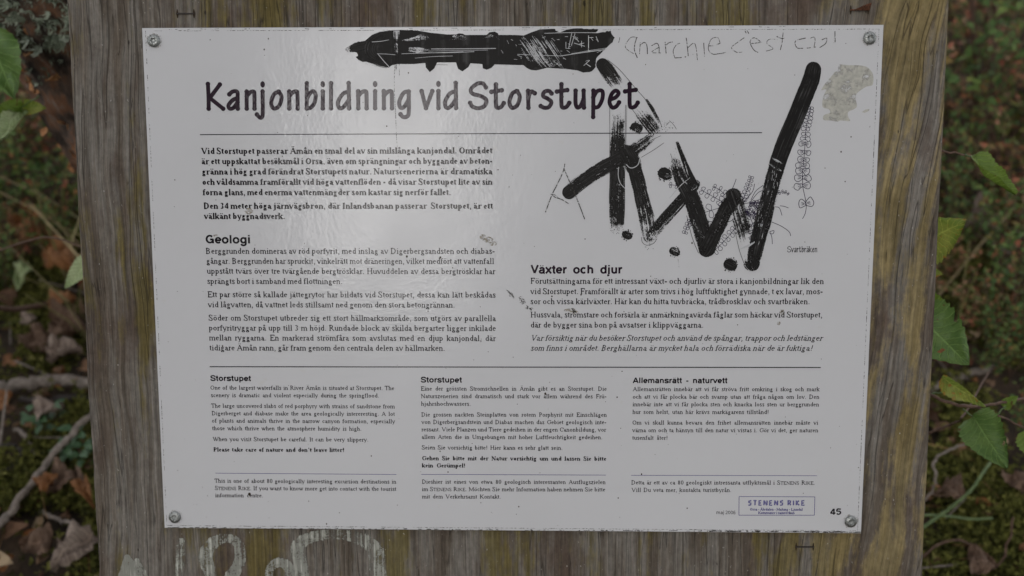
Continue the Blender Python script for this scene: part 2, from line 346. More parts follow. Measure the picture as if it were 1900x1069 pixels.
# codes: S x y0 y1 = stem; f x y w = serif; A cx cy rx ry a0 a1 = bowl; L x y x y .. = thick line; h = hairline; m = medium line; D x y r = dot
GL = {
'a': 'S 300 60 330;A 200 325 102 112 0 160;D 112 335 44;A 200 130 125 118 75 300;m 300 70 325 22 365 15 425 55',
'b': 'S 110 0 683;f 72 672 90;A 240 222 178 212 -140 140',
'c': 'A 245 225 185 215 50 318;D 368 345 42', 'd': 'S 388 0 683;f 350 672 90;f 425 14 80;A 258 222 178 212 40 320',
'e': 'A 225 225 180 215 12 318;h 60 268 405 268', 'f': 'S 140 0 560;A 232 565 92 100 180 50;D 300 620 42;h 25 438 295 438;f 140 12 230',
'g': 'A 232 300 122 140 0 360;A 240 -95 195 100 0 360;h 150 185 105 110 150 50;m 150 45 380 15;D 430 420 32',
'h': 'S 110 0 683;f 72 672 90;A 245 330 130 112 0 150;S 375 0 340;f 110 12 190;f 375 12 190',
'i': 'S 140 0 445;D 140 612 50;f 140 12 220;f 100 432 100', 'j': 'S 155 -120 445;A 80 -120 75 85 -95 0;D 20 -180 40;D 155 612 50;f 115 432 100',
'k': 'S 110 0 683;f 72 672 90;h 150 200 400 430;L 205 265 430 10;f 110 12 190;f 390 437 190;f 420 12 180', 'l': 'S 140 0 683;f 140 12 220;f 100 672 100',
'm': 'S 110 0 445;A 250 335 130 108 0 150;S 385 0 345;A 525 335 130 108 0 150;S 660 0 345;f 110 12 180;f 385 12 180;f 660 12 180;f 75 432 90',
'n': 'S 110 0 445;A 245 332 130 110 0 150;S 375 0 340;f 110 12 190;f 375 12 190;f 75 432 90', 'o': 'A 250 224 192 214 0 360',
'p': 'S 110 -217 445;f 110 -205 200;f 75 432 90;A 245 222 178 212 -140 140', 'q': 'S 390 -217 430;f 390 -205 200;A 258 222 178 212 40 320',
'r': 'S 120 0 445;h 140 290 215 395 290 410;D 300 398 46;f 120 12 220;f 85 432 90',
's': 'h 320 345 310 420 240 442;m 240 442 130 425 85 345;L 85 345 200 245 305 140;m 305 140 290 50 190 5;h 190 5 80 50 60 150',
't': 'S 125 75 560;h 20 438 260 438;A 190 80 65 72 180 330', 'u': 'S 110 110 445;S 385 0 445;A 240 115 130 105 180 345;f 75 432 90;f 350 432 90;f 425 14 80',
'v': 'L 60 440 250 0;h 250 0 430 440;f 70 437 165;f 420 437 140', 'w': 'L 65 440 240 0;h 240 0 365 380;L 350 440 500 0;h 500 0 650 440;f 75 437 160;f 350 437 120;f 640 437 140',
'x': 'L 70 440 420 0;h 60 0 420 440;f 80 437 160;f 410 437 140;f 75 12 140;f 415 12 170', 'y': 'L 60 440 260 0;h 430 440 260 0 170 -180;D 95 -185 42;f 70 437 165;f 420 437 140',
'z': 'm 50 425 380 425;L 370 425 60 20;m 50 18 400 18',
'A': 'h 95 0 345 640;L 345 662 620 0;h 190 230 500 230;f 90 10 180;f 620 10 200', 'B': 'S 150 0 662;m 60 650 330 650;m 60 12 350 12;m 150 350 350 350;A 330 500 145 150 -90 90;A 350 180 175 170 -90 90',
'C': 'A 375 331 300 335 45 318;S 610 440 650', 'D': 'S 150 0 662;m 50 650 350 650;m 50 12 350 12;A 345 331 285 322 -90 90', 'E': 'S 150 0 662;m 50 650 550 650;m 50 12 570 12;m 150 345 400 345;h 550 650 550 520;h 570 12 595 150;h 400 420 400 270',
'F': 'S 150 0 662;m 50 650 530 650;m 150 345 400 345;h 530 650 530 520;f 150 12 200;h 400 420 400 270', 'G': 'A 375 331 300 335 45 300;S 600 60 300;f 600 310 200;h 620 440 620 660',
'H': 'S 150 0 662;S 570 0 662;h 150 340 570 340;f 150 12 210;f 570 12 210;f 150 650 210;f 570 650 210', 'I': 'S 166 0 662;f 166 12 240;f 166 650 240', 'J': 'S 230 100 662;A 150 100 80 110 180 360;f 230 650 220',
'K': 'S 150 0 662;h 200 290 590 640;L 270 370 630 0;f 150 12 210;f 150 650 210;f 620 10 200;f 590 650 200', 'L': 'S 150 0 662;f 150 650 220;m 50 12 560 12;h 560 12 590 170',
'M': 'h 130 0 130 662;L 130 662 440 60;h 440 60 750 640;S 750 0 662;f 120 12 190;f 750 12 220;f 90 650 160;f 790 650 160', 'N': 'h 120 0 120 640;L 110 662 600 0;h 600 0 600 662;f 120 12 190;f 600 650 190;f 70 650 120',
'O': 'A 361 331 300 335 0 360', 'P': 'S 150 0 662;f 150 12 220;m 50 650 330 650;m 150 310 330 310;A 330 480 175 170 -90 90', 'R': 'S 150 0 662;f 150 12 210;m 50 650 320 650;m 150 330 320 330;A 320 490 165 160 -90 90;L 300 330 600 0;f 610 10 120',
'S': 'h 440 500 425 620 280 668;m 280 668 120 640 85 500;L 85 500 250 360 440 230;m 440 230 450 60 280 -5;h 280 -5 110 50 70 210;h 455 660 440 500;h 55 10 65 190',
'T': 'S 305 0 662;m 30 650 580 650;f 305 12 220;h 30 650 20 500;h 580 650 592 500', 'U': 'S 150 190 662;h 600 662 600 220;A 370 210 225 215 180 355;f 150 650 220;f 600 650 190',
'V': 'L 90 662 370 0;h 370 0 630 662;f 90 650 200;f 630 650 170', 'W': 'L 80 662 320 0;h 320 0 470 520;L 440 662 660 0;h 660 0 870 662;f 80 650 190;f 440 650 190;f 870 650 150', 'Z': 'm 40 650 560 650;L 540 640 60 20;m 40 14 570 14',
'0': 'A 250 331 200 335 0 360', '8': 'A 250 500 140 160 0 360;A 250 170 170 175 0 360', '3': 'A 220 510 140 150 -80 150;A 210 175 180 180 -150 85', '4': 'S 350 0 670;m 40 170 470 170;h 350 660 45 180',
'.': 'D 125 45 55', ',': 'D 120 50 52;h 150 40 145 -60 90 -130', '-': 'm 40 225 290 225;m 40 250 290 250', '!': 'L 160 670 160 190;D 160 45 55', '´': 'm 120 520 240 660',
}
ACC = {'å': ('a', 'r'), 'ä': ('a', 'd'), 'ö': ('o', 'd'), 'ü': ('u', 'd'), 'Å': ('A', 'R'), 'Ä': ('A', 'D'), 'Ö': ('O', 'D')}
GS = {
'G': 'A 385 359 270 300 42 350;L 400 330 690 330;L 645 330 645 0', 'e': 'A 285 262 200 215 0 318;L 85 262 520 262', 'o': 'A 305 262 205 215 0 360', 'l': 'L 139 0 139 718', 'i': 'L 139 0 139 532;L 139 612 139 718',
'V': 'L 60 718 333 30;L 333 30 607 718', 'x': 'L 50 532 506 0;L 50 0 506 532', 't': 'L 165 110 165 680;L 15 480 310 480;L 165 120 200 55 310 50', 'r': 'L 130 0 130 532;L 130 300 200 430 270 470 370 470', 'c': 'A 290 262 200 215 45 315',
'h': 'L 130 0 130 718;A 300 320 168 155 0 180;L 468 0 468 330', 'n': 'L 130 0 130 532;A 300 320 168 155 0 180;L 468 0 468 330', 'u': 'L 140 532 140 200;A 308 205 168 155 180 360;L 478 0 478 532',
'd': 'L 482 0 482 718;A 298 262 190 215 0 360', 'p': 'L 130 -200 130 532;A 312 262 190 215 0 360', 'g': 'A 295 272 188 205 0 360;L 482 532 482 -20;A 292 -20 188 145 190 360', 'j': 'L 145 -60 145 532;L 145 -90 100 -155 0 -155;L 145 612 145 718',
'S': 'L 590 500 560 610 440 662 240 662 120 600 105 490 190 410 500 310 585 210 550 100 430 52 240 52 110 110 75 230', 's': 'L 480 370 440 450 290 488 130 450 92 370 160 300 400 230 480 155 440 70 280 42 120 75 65 165',
'A': 'L 60 0 361 700;L 361 700 662 0;L 180 205 540 205', 'm': 'L 125 0 125 532;A 280 325 150 150 0 180;L 440 0 440 340;A 600 325 155 150 0 180;L 760 0 760 340', 'a': 'A 280 345 168 138 0 165;L 448 345 448 60 520 30;A 255 155 165 115 70 300;L 300 275 450 320;L 300 42 448 140',
'v': 'L 50 532 278 20;L 278 20 506 532', '4': 'L 375 0 375 700;L 30 180 530 180;L 345 690 60 200', '5': 'L 490 655 140 655 105 360;A 275 240 195 190 130 -150', '0': 'A 278 355 190 305 0 360', '2': 'A 278 500 185 165 -25 165;L 440 400 90 70;L 50 58 510 58', '6': 'A 280 220 185 185 0 360;L 450 600 300 670 150 560 95 250', '-': 'L 30 260 300 260', ' ': ''}
WS = dict(zip('GeoliVxtrchdjuSspAmanvg', (778,556,611,278,278,667,556,333,389,556,611,611,278,611,667,556,611,722,889,556,611,556,611))); WS.update({'-': 333, ' ': 278}); WS.update({d: 556 for d in '0123456789'})
def adv(ch, st):
    if ch in ACC: ch = ACC[ch][0]
    return (WB if st == 'b' else WI if st == 'i' else WS if st in 'st' else WR)[ch]
def glyph(fl, ch, st, X, Y, em, sx=1.0):
    acc = None
    if ch in ACC: ch, acc = ACC[ch]
    T = {'r': 118, 'b': 186, 'i': 106, 's': 178, 't': 96}[st]; H = {'r': 74, 'b': 90, 'i': 68, 's': 158, 't': 88}[st]; sans = st in 'st'
    kx = 1 if sans else adv(ch, st) / WR[ch]; sh = .27 if st == 'i' else 0
    k = em / 1000
    def q(x, y): return (X + (x * kx + y * sh) * k * sx, Y + y * k)
    parts = [c.split() for c in (GS if sans else GL)[ch].split(';')]
    if acc in ('d', 'D'):
        cx = {'a': 270,} [ch] if sans else {'a': 215, 'o': 250, 'u': 245, 'A': 355, 'O': 361}[ch]; yy = 650 if sans else 600 if acc == 'd' else 790
        parts += [['D', cx - 95, yy, 50], ['D', cx + 95, yy, 50]]
    if acc in ('r', 'R'):
        cx = 215 if acc == 'r' else 350; parts += [['a', cx, 610 if acc == 'r' else 770, 75, 75, 0, 360]]
    if ch == 'i' and acc: pass
    for c in parts:
        o = c[0]; a = [float(v) for v in c[1:]]
        if o == 'L' and sans and len(a) > 4:      # round the bends
            q_ = smooth([(a[i], a[i + 1]) for i in range(0, len(a), 2)], 3); a = [v for p in q_ for v in p]
        if o == 'S':
            x, y0, y1 = a; p, r = q(x, y0), q(x, y1); fl.strip([(p[0], p[1], T * k * sx), (r[0], r[1], T * k * sx)])
        elif o == 'f':
            x, y, wd = a; wd = wd / kx * (1 + (T - 88) / 400); p, r = q(x - wd / 2, y), q(x + wd / 2, y); fl.strip([(p[0], p[1], H * k * .85), (r[0], r[1], H * k * .85)])
        elif o in 'Aa':
            cx, cy, rx, ry, a0, a1 = a; n = max(5, int(abs(a1 - a0) / 24)); t = T if o == 'A' else H
            if o == 'A' and not sans: rx -= T / 2 - 15 if rx > 150 else T * .25; ry -= H * .4
            pts = []
            for i in range(n + 1):
                an = math.radians(a0 + (a1 - a0) * i / n); p = q(cx + rx * math.cos(an), cy + ry * math.sin(an))
                pts.append((p[0], p[1], (H + (t - H) * abs(math.cos(an)) ** 1.4) * k))
            fl.strip(pts)
        elif o == 'D':
            p = q(a[0], a[1]); r = a[2] * (1.35 if st == 'b' else 1) * k; fl.disc(p[0], p[1], r * sx, 8, r)
        else:
            t = {'L': T, 'h': H, 'm': (H * 1.5)}[o]
            fl.strip([q(a[i], a[i + 1]) + (t * k * (1 if o != 'L' else .93),) for i in range(0, len(a), 2)])
def text_line(fl, s, x0, y0, x1, y1, em_px, st='r', justify=True):
    """s with its baseline from pixel (x0,y0) to (x1,y1). Small capitals are written between | |"""
    a, b = B(x0, y0), B(x1, y1); L = (b - a).length; em = em_px * PX
    runs = []; small = False
    for ch in s:
        if ch == '|': small = not small; continue
        runs.append((ch, .78 if small else 1.0))
    nat = sum(adv(c, st) * f for c, f in runs if c != ' ') * em / 1000; ns = sum(c == ' ' for c, f in runs)
    spc = (L - nat) / max(ns, 1); sx = 1.0
    if ns < 1 or spc < .2 * em or spc > .5 * em:     # let the letters give a little
        t = min(max(spc, .2 * em), .5 * em) if ns else 0; sx = (L - t * ns) / nat; spc = t
        sx = max(.8, min(1.2, sx))
        if ns: spc = (L - nat * sx) / ns
    d = (b - a) / L; x = 0
    for c, f in runs:
        if c == ' ': x += spc; continue
        p = a + d * x; glyph(fl, c, st, p.x, p.y, em * f, sx); x += adv(c, st) * f * em / 1000 * sx
# ---------------------------------------------------------------- the wooden board
board = empty('wooden_board', ROOT, label='thick weathered wooden board with ochre and green algae stripes behind the white sign', cat='board')
SOFF = Vector((0, .2, 0))
sign = empty('information_sign', ROOT @ Matrix.Translation(SOFF), label='white information sign headed Kanjonbildning vid Storstupet, scrawled with black paint, screwed to the board', cat='sign')
parent_off[sign.name] = SOFF
def board_mesh():
    # outline of the board from its photographed edges, thick, with worn corners
    T = .028; V = []; F = []; ny, nx = 90, 24
    tl, bl, tr, br = B(122, 0), B(182, 1069), B(1762, 0), B(1712, 1069)
    def edge(a, b, y): t = (y - a.y) / (b.y - a.y); return (a.x + (b.x - a.x) * t) * 1.0068
    y1 = B(950, 0).y + .05; y0 = 0.02
    for j in range(ny + 1):
        y = y0 + (y1 - y0) * j / ny
        xl = edge(tl, bl, y) + .0012 * noise.noise((3, y * 14, 0)) + .0005 * noise.noise((3, y * 90, 0)); xr = edge(tr, br, y) + .0014 * noise.noise((9, y * 12, 0)) + .0005 * noise.noise((3, y * 80, 5))
        bev = .0025
        xs = [(xl, -T), (xl, -bev), (xl + .0008, -.0008), (xl + bev, 0)] + [(xl + bev + (xr - xl - 2 * bev) * i / nx, 0) for i in range(1, nx)] + [(xr - bev, 0), (xr - .0008, -.0008), (xr, -bev), (xr, -T)]
        for x, z in xs: V.append((x, y, z - SH - .0004))
    m = nx + 7
    for j in range(ny):
        for i in range(m - 1): F.append((j * m + i, j * m + i + 1, (j + 1) * m + i + 1, (j + 1) * m + i))
        F.append((j * m + m - 1, j * m, (j + 1) * m, (j + 1) * m + m - 1))
    F.append(tuple(range(m))[::-1]); F.append(tuple(ny * m + i for i in range(m)))
    return mesh('panel', V, F)
link('panel', board_mesh(), M['wood'], board)
def tube(pts, rad, n=8, closed=True):
    V = []; F = []; pts = [Vector(p) for p in pts]; up = Vector((.13, .21, .97))
    for i, p in enumerate(pts):
        t = (pts[min(i + 1, len(pts) - 1)] - pts[max(i - 1, 0)]).normalized()
        a = t.cross(up); a = a.normalized() if a.length > 1e-4 else t.orthogonal().normalized(); b = t.cross(a)
        r = rad[i] if isinstance(rad, (list, tuple)) else rad
        for k in range(n):
            an = 2 * math.pi * k / n; V.append(p + a * (r * math.cos(an)) + b * (r * math.sin(an)))
    for i in range(len(pts) - 1):
        for k in range(n):
            k2 = (k + 1) % n; F.append((i * n + k, i * n + k2, (i + 1) * n + k2, (i + 1) * n + k))
    if closed:
        F.append(tuple(range(n))[::-1]); F.append(tuple((len(pts) - 1) * n + k for k in range(n)))
    return V, F
# two posts carry the board from behind
for sx in (-.24, .24):
    top = Vector((sx, .62, -SH - .075)); foot = ROOT.inverted() @ Vector(((ROOT @ Vector((sx, .3, -.06))).x, (ROOT @ Vector((sx, .3, -.06))).y + .0, -.1))
    V, F = tube([foot, foot.lerp(top, .5), top], [.036, .035, .034], 16)
    me = mesh('support_post', V, F, True); link('support_post', me, M['wood'], board)
def staple(xa, ya, xb, yb, rusty=False):
    a, b = B(xa, ya, -SH - .0004), B(xb, yb, -SH - .0004); up = Vector((0, 0, .0012)); dn = Vector((0, 0, -.004))
    V, F = tube([a + dn, a + up * .6, a + up + (b - a) * .05, b + up - (b - a) * .05, b + up * .6, b + dn], .00062, 6)
    o = link('staple', mesh('staple', V, F), M['rust' if rusty else 'iron'], board)
    fl = Flat(-SH + .0001)             # dark rust soaked into the wood round its legs
    for p in (a, b):
        fl.strip([(p.x, p.y - .0035, .0006), (p.x, p.y, .0020), (p.x, p.y + .0035, .0006)])
    s_ = fl.build('rust_stain', M['dirt'], board); return o
staple(325, 24, 356, 24); staple(1480, 1019, 1512, 1019); o = staple(1582, 17, 1615, 17, True)
o['label'] = 'rusty staple with a torn metal scrap'
a, b, c, d = B(1583, 19, -.001), B(1613, 18, .001), B(1614, 6, .0045), B(1600, 11, .0045)
V = [a, b, c, d] + [q + Vector((0, -.0004, .0006)) for q in (a, b, c, d)]
F = [(0, 1, 2, 3), (7, 6, 5, 4), (0, 4, 5, 1), (1, 5, 6, 2), (2, 6, 7, 3), (3, 7, 4, 0)]
link('metal_scrap', mesh('metal_scrap', V, F), M['rust'], board)
wp = Flat(-SH + .00025)
wp.ribbon([(228, 1120, 60, 0.23), (236, 1075, 46, 0.03), (232, 1040, 14, 0.08)], 6)
wp.ribbon([(250, 1045, 10, 0.18), (268, 1090, 26, 0.18), (290, 1130, 30, 0.28)], 5)
wp.ribbon([(330, 1069, 22, 0.43), (332, 1010, 16, 0.38)], 5)
wp.ribbon([(395, 1100, 18, 0.23), (385, 1062, 26, 0.18), (378, 1035, 30, 0.23), (392, 1012, 26, 0.28), (418, 1003, 18, 0.43), (440, 1015, 22, 0.33), (440, 1050, 24, 0.23), (425, 1075, 26, 0.18), (405, 1110, 26, 0.18)], 6)
wp.ribbon([(490, 1110, 18, 0.38), (498, 1062, 18, 0.38), (515, 1048, 20, 0.23), (535, 1062, 22, 0.18), (545, 1110, 22, 0.18)], 6)
wp.ribbon([(560, 1110, 34, 0.28), (556, 1055, 28, 0.23), (550, 1018, 26, 0.23), (580, 1000, 22, 0.33), (625, 996, 20, 0.38), (668, 1005, 26, 0.33), (696, 1032, 34, 0.33), (702, 1110, 36, 0.38)], 6)
wp.build('faded_paint_swirl', M['white_paint'], board)

# ---------------------------------------------------------------- the sheet
tl, tr, br, bl = B(263, 52), B(1640, 46), B(1598, 990), B(305, 980)
def sheet_mesh():
    V = []; F = []; nx, ny = 60, 42; e = .0007
    def row(inset, z):
        out = []
        c = [tl + Vector((inset, -inset, 0)), tr + Vector((-inset, -inset, 0)), br + Vector((-inset, inset, 0)), bl + Vector((inset, inset, 0))]
        for k in range(4):
            n = nx if k % 2 == 0 else ny
            for i in range(n): p = c[k].lerp(c[(k + 1) % 4], i / n); out.append((p.x, p.y, z + .00012 * noise.noise((p.x * 60, p.y * 60, 1))))
        return out
    rings = [row(0, -SH), row(0, -e), row(e * .35, -e * .3), row(e, 0)]; n = len(rings[0])
    for r in rings: V += r
    for k in range(3):
        for i in range(n): F.append((k * n + i, k * n + (i + 1) % n, (k + 1) * n + (i + 1) % n, (k + 1) * n + i))
    for i in range(n): x, y, _ = V[3 * n + i]; V[3 * n + i] = (x, y, 0)
    F.append(tuple(3 * n + i for i in range(n))[::-1]); F.append(tuple(range(n)))
    me = mesh('sheet', V, F); bm = bmesh.new(); bm.from_mesh(me); bmesh.ops.recalc_face_normals(bm, faces=bm.faces); bm.to_mesh(me); bm.free(); return me
o = link('sheet', sheet_mesh(), M['sheet'], sign); o.location = -SOFF
Z1, Z2, Z3, Z4 = .00008, .00014, .00022, .00032
# thin dark line of the laminate just inside the edge
bl_ = Flat(Z1); ins = [(270, 57.5), (1631, 54), (1591, 985), (309.5, 975)]
for k in range(4):
    a, b = ins[k], ins[(k + 1) % 4]; n = 90
    for i in range(n):
        if random.random() < (.25 if k in (3,) else .12): continue
        t0, t1 = i / n, (i + 1.02) / n; wd = random.uniform(.5, 1.25)
        bl_.line([(a[0] + (b[0] - a[0]) * t0, a[1] + (b[1] - a[1]) * t0 + random.uniform(-.4, .4)), (a[0] + (b[0] - a[0]) * t1, a[1] + (b[1] - a[1]) * t1)], wd, 0)
bl_.build('border_line', M['scratch_dark'], sign)
ed = Flat(Z1)
for k, (a, b, wd) in enumerate([((308, 978.5), (1596, 987.5), 5), ((1290, 984.5), (1598, 987.5), 6), ((268, 54.5), (1636, 49), 3)]):
    n = 120
    for i in range(n):
        t = i / n; x = a[0] + (b[0] - a[0]) * t; y = a[1] + (b[1] - a[1]) * t
        if random.random() < (.75 if k < 2 else .3): ed.line([(x, y + random.uniform(-.6, 1)), (x + random.uniform(4, 16), y + random.uniform(-.6, 1))], random.uniform(.6, wd * .4), 0)
ed.build('edge_dirt', M['edge'], sign, kind='stuff')

# screws
def screw(px, py, rot):
    r0, hh = .0052, .0026; n = 48; V = []; F = []
    rings = []
    rec = lambda a: .0021 * (1 + .30 * math.cos(6 * a))
    dome = lambda r: hh * (1 - (r / r0) ** 2.6 * .55)
    rings.append(lambda a: (rec(a) * .15, .0011)); rings.append(lambda a: (rec(a) * .93, .0009)); rings.append(lambda a: (rec(a), dome(.002) - .0001))
    rings.append(lambda a: (rec(a) * 1.06, dome(.0022)))
    for r in (.0033, .0040, .0046, .0050): rings.append(lambda a, r=r: (r, dome(r)))
    rings.append(lambda a: (r0, .0009)); rings.append(lambda a: (r0 * .98, .0002)); rings.append(lambda a: (r0 * .9, -.0003))
    for f in rings:
        for i in range(n):
            a = 2 * math.pi * i / n + rot; r, z = f(a); V.append((r * math.cos(a), r * math.sin(a), z))
    for k in range(len(rings) - 1):
        for i in range(n): F.append((k * n + i, k * n + (i + 1) % n, (k + 1) * n + (i + 1) % n, (k + 1) * n + i))
    F.append(tuple(range(n))[::-1])
    me = mesh('screw', V, F, False); bm = bmesh.new(); bm.from_mesh(me); bmesh.ops.recalc_face_normals(bm, faces=bm.faces)
    for f in bm.faces: f.smooth = True
    bm.to_mesh(me); bm.free()
    o = link('screw', me, M['zinc'], sign); o.location = B(px, py) - SOFF + Vector((0, 0, .0004))
    o.rotation_euler = (random.uniform(-.05, .05), random.uniform(-.05, .05), 0)
    hal = Flat(Z2); p = B(px, py)
    for k in range(34):
        a = random.uniform(0, 6.28); rr = random.uniform(.0052, .0064); hal.disc(p.x + rr * math.cos(a), p.y + rr * math.sin(a), random.uniform(.0002, .0005), 6)
    hal.build('dirt_ring', M['dirtb'], sign); return o
for i, q in enumerate([(286, 76), (1613, 71), (325, 959), (1578, 967)]): screw(q[0], q[1], i * .7)

# ---------------------------------------------------------------- print on the sheet
HAND = {
'K': [[(.0, 1.45), (.04, .7), (.05, 0)], [(.78, 1.42), (.12, .62)], [(.14, .62), (1, 0)]],
'a': [[(.12, .84), (.45, 1), (.9, .98), (.93, .5), (.95, 0)], [(.92, .62), (.45, .5), (.04, .2), (.16, .0), (.55, .06), (.93, .38)]],
'n': [[(.05, 1), (.06, 0)], [(.06, .72), (.45, .95), (.85, 1), (.93, .8), (.95, 0)]],
'j': [[(.78, 1), (.8, -.2), (.72, -.48), (.4, -.53), (.0, -.35)], 'd.78'],
'o': [[(.75, .98), (.3, .85), (.02, .35), (.25, .0), (.75, .15), (.99, .65), (.75, .98), (.7, .99)]],
'b': [[(.15, 1.48), (.14, 0)], [(.15, .04), (.45, .02), (.85, .3), (.98, .75), (.8, 1), (.5, .93), (.17, .6)]],
'i': [[(.5, 1), (.5, 0)], 'd.5'], 'l': [[(.5, 1.48), (.5, 0)]],
'd': [[(.86, 1.48), (.9, 0)], [(.86, .98), (.4, .85), (.03, .38), (.12, .02), (.45, .08), (.88, .5)]],
'g': [[(.93, .98), (.94, -.2), (.8, -.48), (.4, -.52), (.15, -.36)], [(.93, .98), (.45, .9), (.04, .4), (.13, .04), (.5, .08), (.92, .5)]],
'v': [[(0, 1), (.4, 0)], [(1, 1), (.4, 0)]],
'S': [[(.97, 1.22), (.78, 1.45), (.45, 1.43), (.06, 1.12), (.15, .84), (.6, .72), (1, .48), (.9, .12), (.5, -.02), (.15, .08), (.0, .3)]],
't': [[(.38, 1.38), (.38, .2), (.52, 0), (.8, .06), (1, .28)], [(.02, .95), (.84, 1.04)]],
'r': [[(.1, 1), (.16, 0)], [(.15, .6), (.5, .96), (1, .86)]],
's': [[(.96, .84), (.7, 1), (.3, .92), (.22, .68), (.6, .54), (.95, .32), (.7, .03), (.3, .0), (.0, .1)]],
'u': [[(.04, 1), (.04, .25), (.25, 0), (.6, .12), (.92, .5)], [(.92, 1), (.96, 0)]],
'p': [[(.17, 1), (.15, -.56)], [(.16, .6), (.5, .97), (.92, .97), (.94, .55), (.65, .1), (.35, 0), (.17, .08)]],
'e': [[(.12, .48), (.6, .6), (.88, .85), (.6, 1), (.22, .78), (.03, .32), (.28, 0), (.65, .06), (.92, .3)]],
'k': [[(.05, 1.48), (.05, 0)], [(.85, 1), (.15, .5)], [(.15, .5), (1, 0)]],
}
def hand(fl, ch, x0, x1, yb, xh, wd):
    dots = ch == 'ä'; ch = 'a' if dots else ch
    q = lambda p: (x0 + wd / 2 + p[0] * (x1 - x0 - wd), yb - wd / 2 - p[1] * (xh - wd))
    for st in HAND[ch]:
        if isinstance(st, str):
            c = q((float(st[1:]), 1.42)); p = B(*c); fl.disc(p.x, p.y, wd * .58 * PX, 14, wd * .78 * PX); continue
        pts = smooth([q(p) for p in st], 5) if len(st) > 2 else [q(p) for p in st]
        r = [];
        for x, y in pts: p = B(x, y); r.append((p.x, p.y, wd * PX))
        fl.strip(r, 1.17)
        for p in r[1:-1:1]: fl.disc(p[0], p[1], wd * PX * .495, 10)
    if dots:
        for d in (.2, .75): c = q((d, 1.38)); p = B(*c); fl.disc(p.x, p.y, wd * .6 * PX, 8)
t = Flat(Z1)
for ch, a, b in [('K', 382, 418), ('a', 419.5, 446), ('n', 453, 477), ('j', 473, 494), ('o', 499, 526.5), ('n', 532, 557), ('b', 562.5, 590), ('i', 592, 606), ('l', 607.5, 621), ('d', 623, 654),
                 ('n', 660, 685), ('i', 689, 703), ('n', 707.5, 732), ('g', 736.5, 763.5), ('v', 778.5, 806), ('i', 806.5, 820.5), ('d', 821.5, 852.5), ('S', 868.5, 906), ('t', 907.5, 938.5), ('o', 941, 968.5),
                 ('r', 974.5, 996), ('s', 999.5, 1028), ('t', 1029, 1060), ('u', 1063.5, 1088), ('p', 1093.5, 1123), ('e', 1126.5, 1154), ('t', 1155.5, 1187)]:
    f = (a - 382) / 800; hand(t, ch, a, b, 205.6 - 2.4 * f, 39.2 - .3 * f, 7.6)
t.build('title_lettering', M['title'], sign)
t = Flat(Z1); x = 1460.5
for ch, wd in zip('Svartbräken', (7.5, 5.2, 5, 4, 4.8, 5.2, 4, 5, 5.5, 5, 5)): hand(t, ch, x, x + wd - .4, 468.3, 8.2, 1.15); x += wd
t.build('drawing_caption', M['ink'], sign, label='Svartbräken')
t = Flat(Z1)
for a, b, wd in [((371, 250), (1414, 246.3), 1.7), ((389, 680.5), (1523, 682), 1.9), ]: t.line([a, b], wd, 0)
t.build('ruled_lines', M['ink'], sign)
t = Flat(Z1)
for a, b, wd in [((399.7, 878), (735.5, 880.5), .95), ((781.9, 880.3), (1124, 881.6), .95), ((1171, 882), (1515.9, 882.8), .95)]: t.line([a, b], wd, 0)
t.build('thin_ruled_lines', M['purple'], sign)
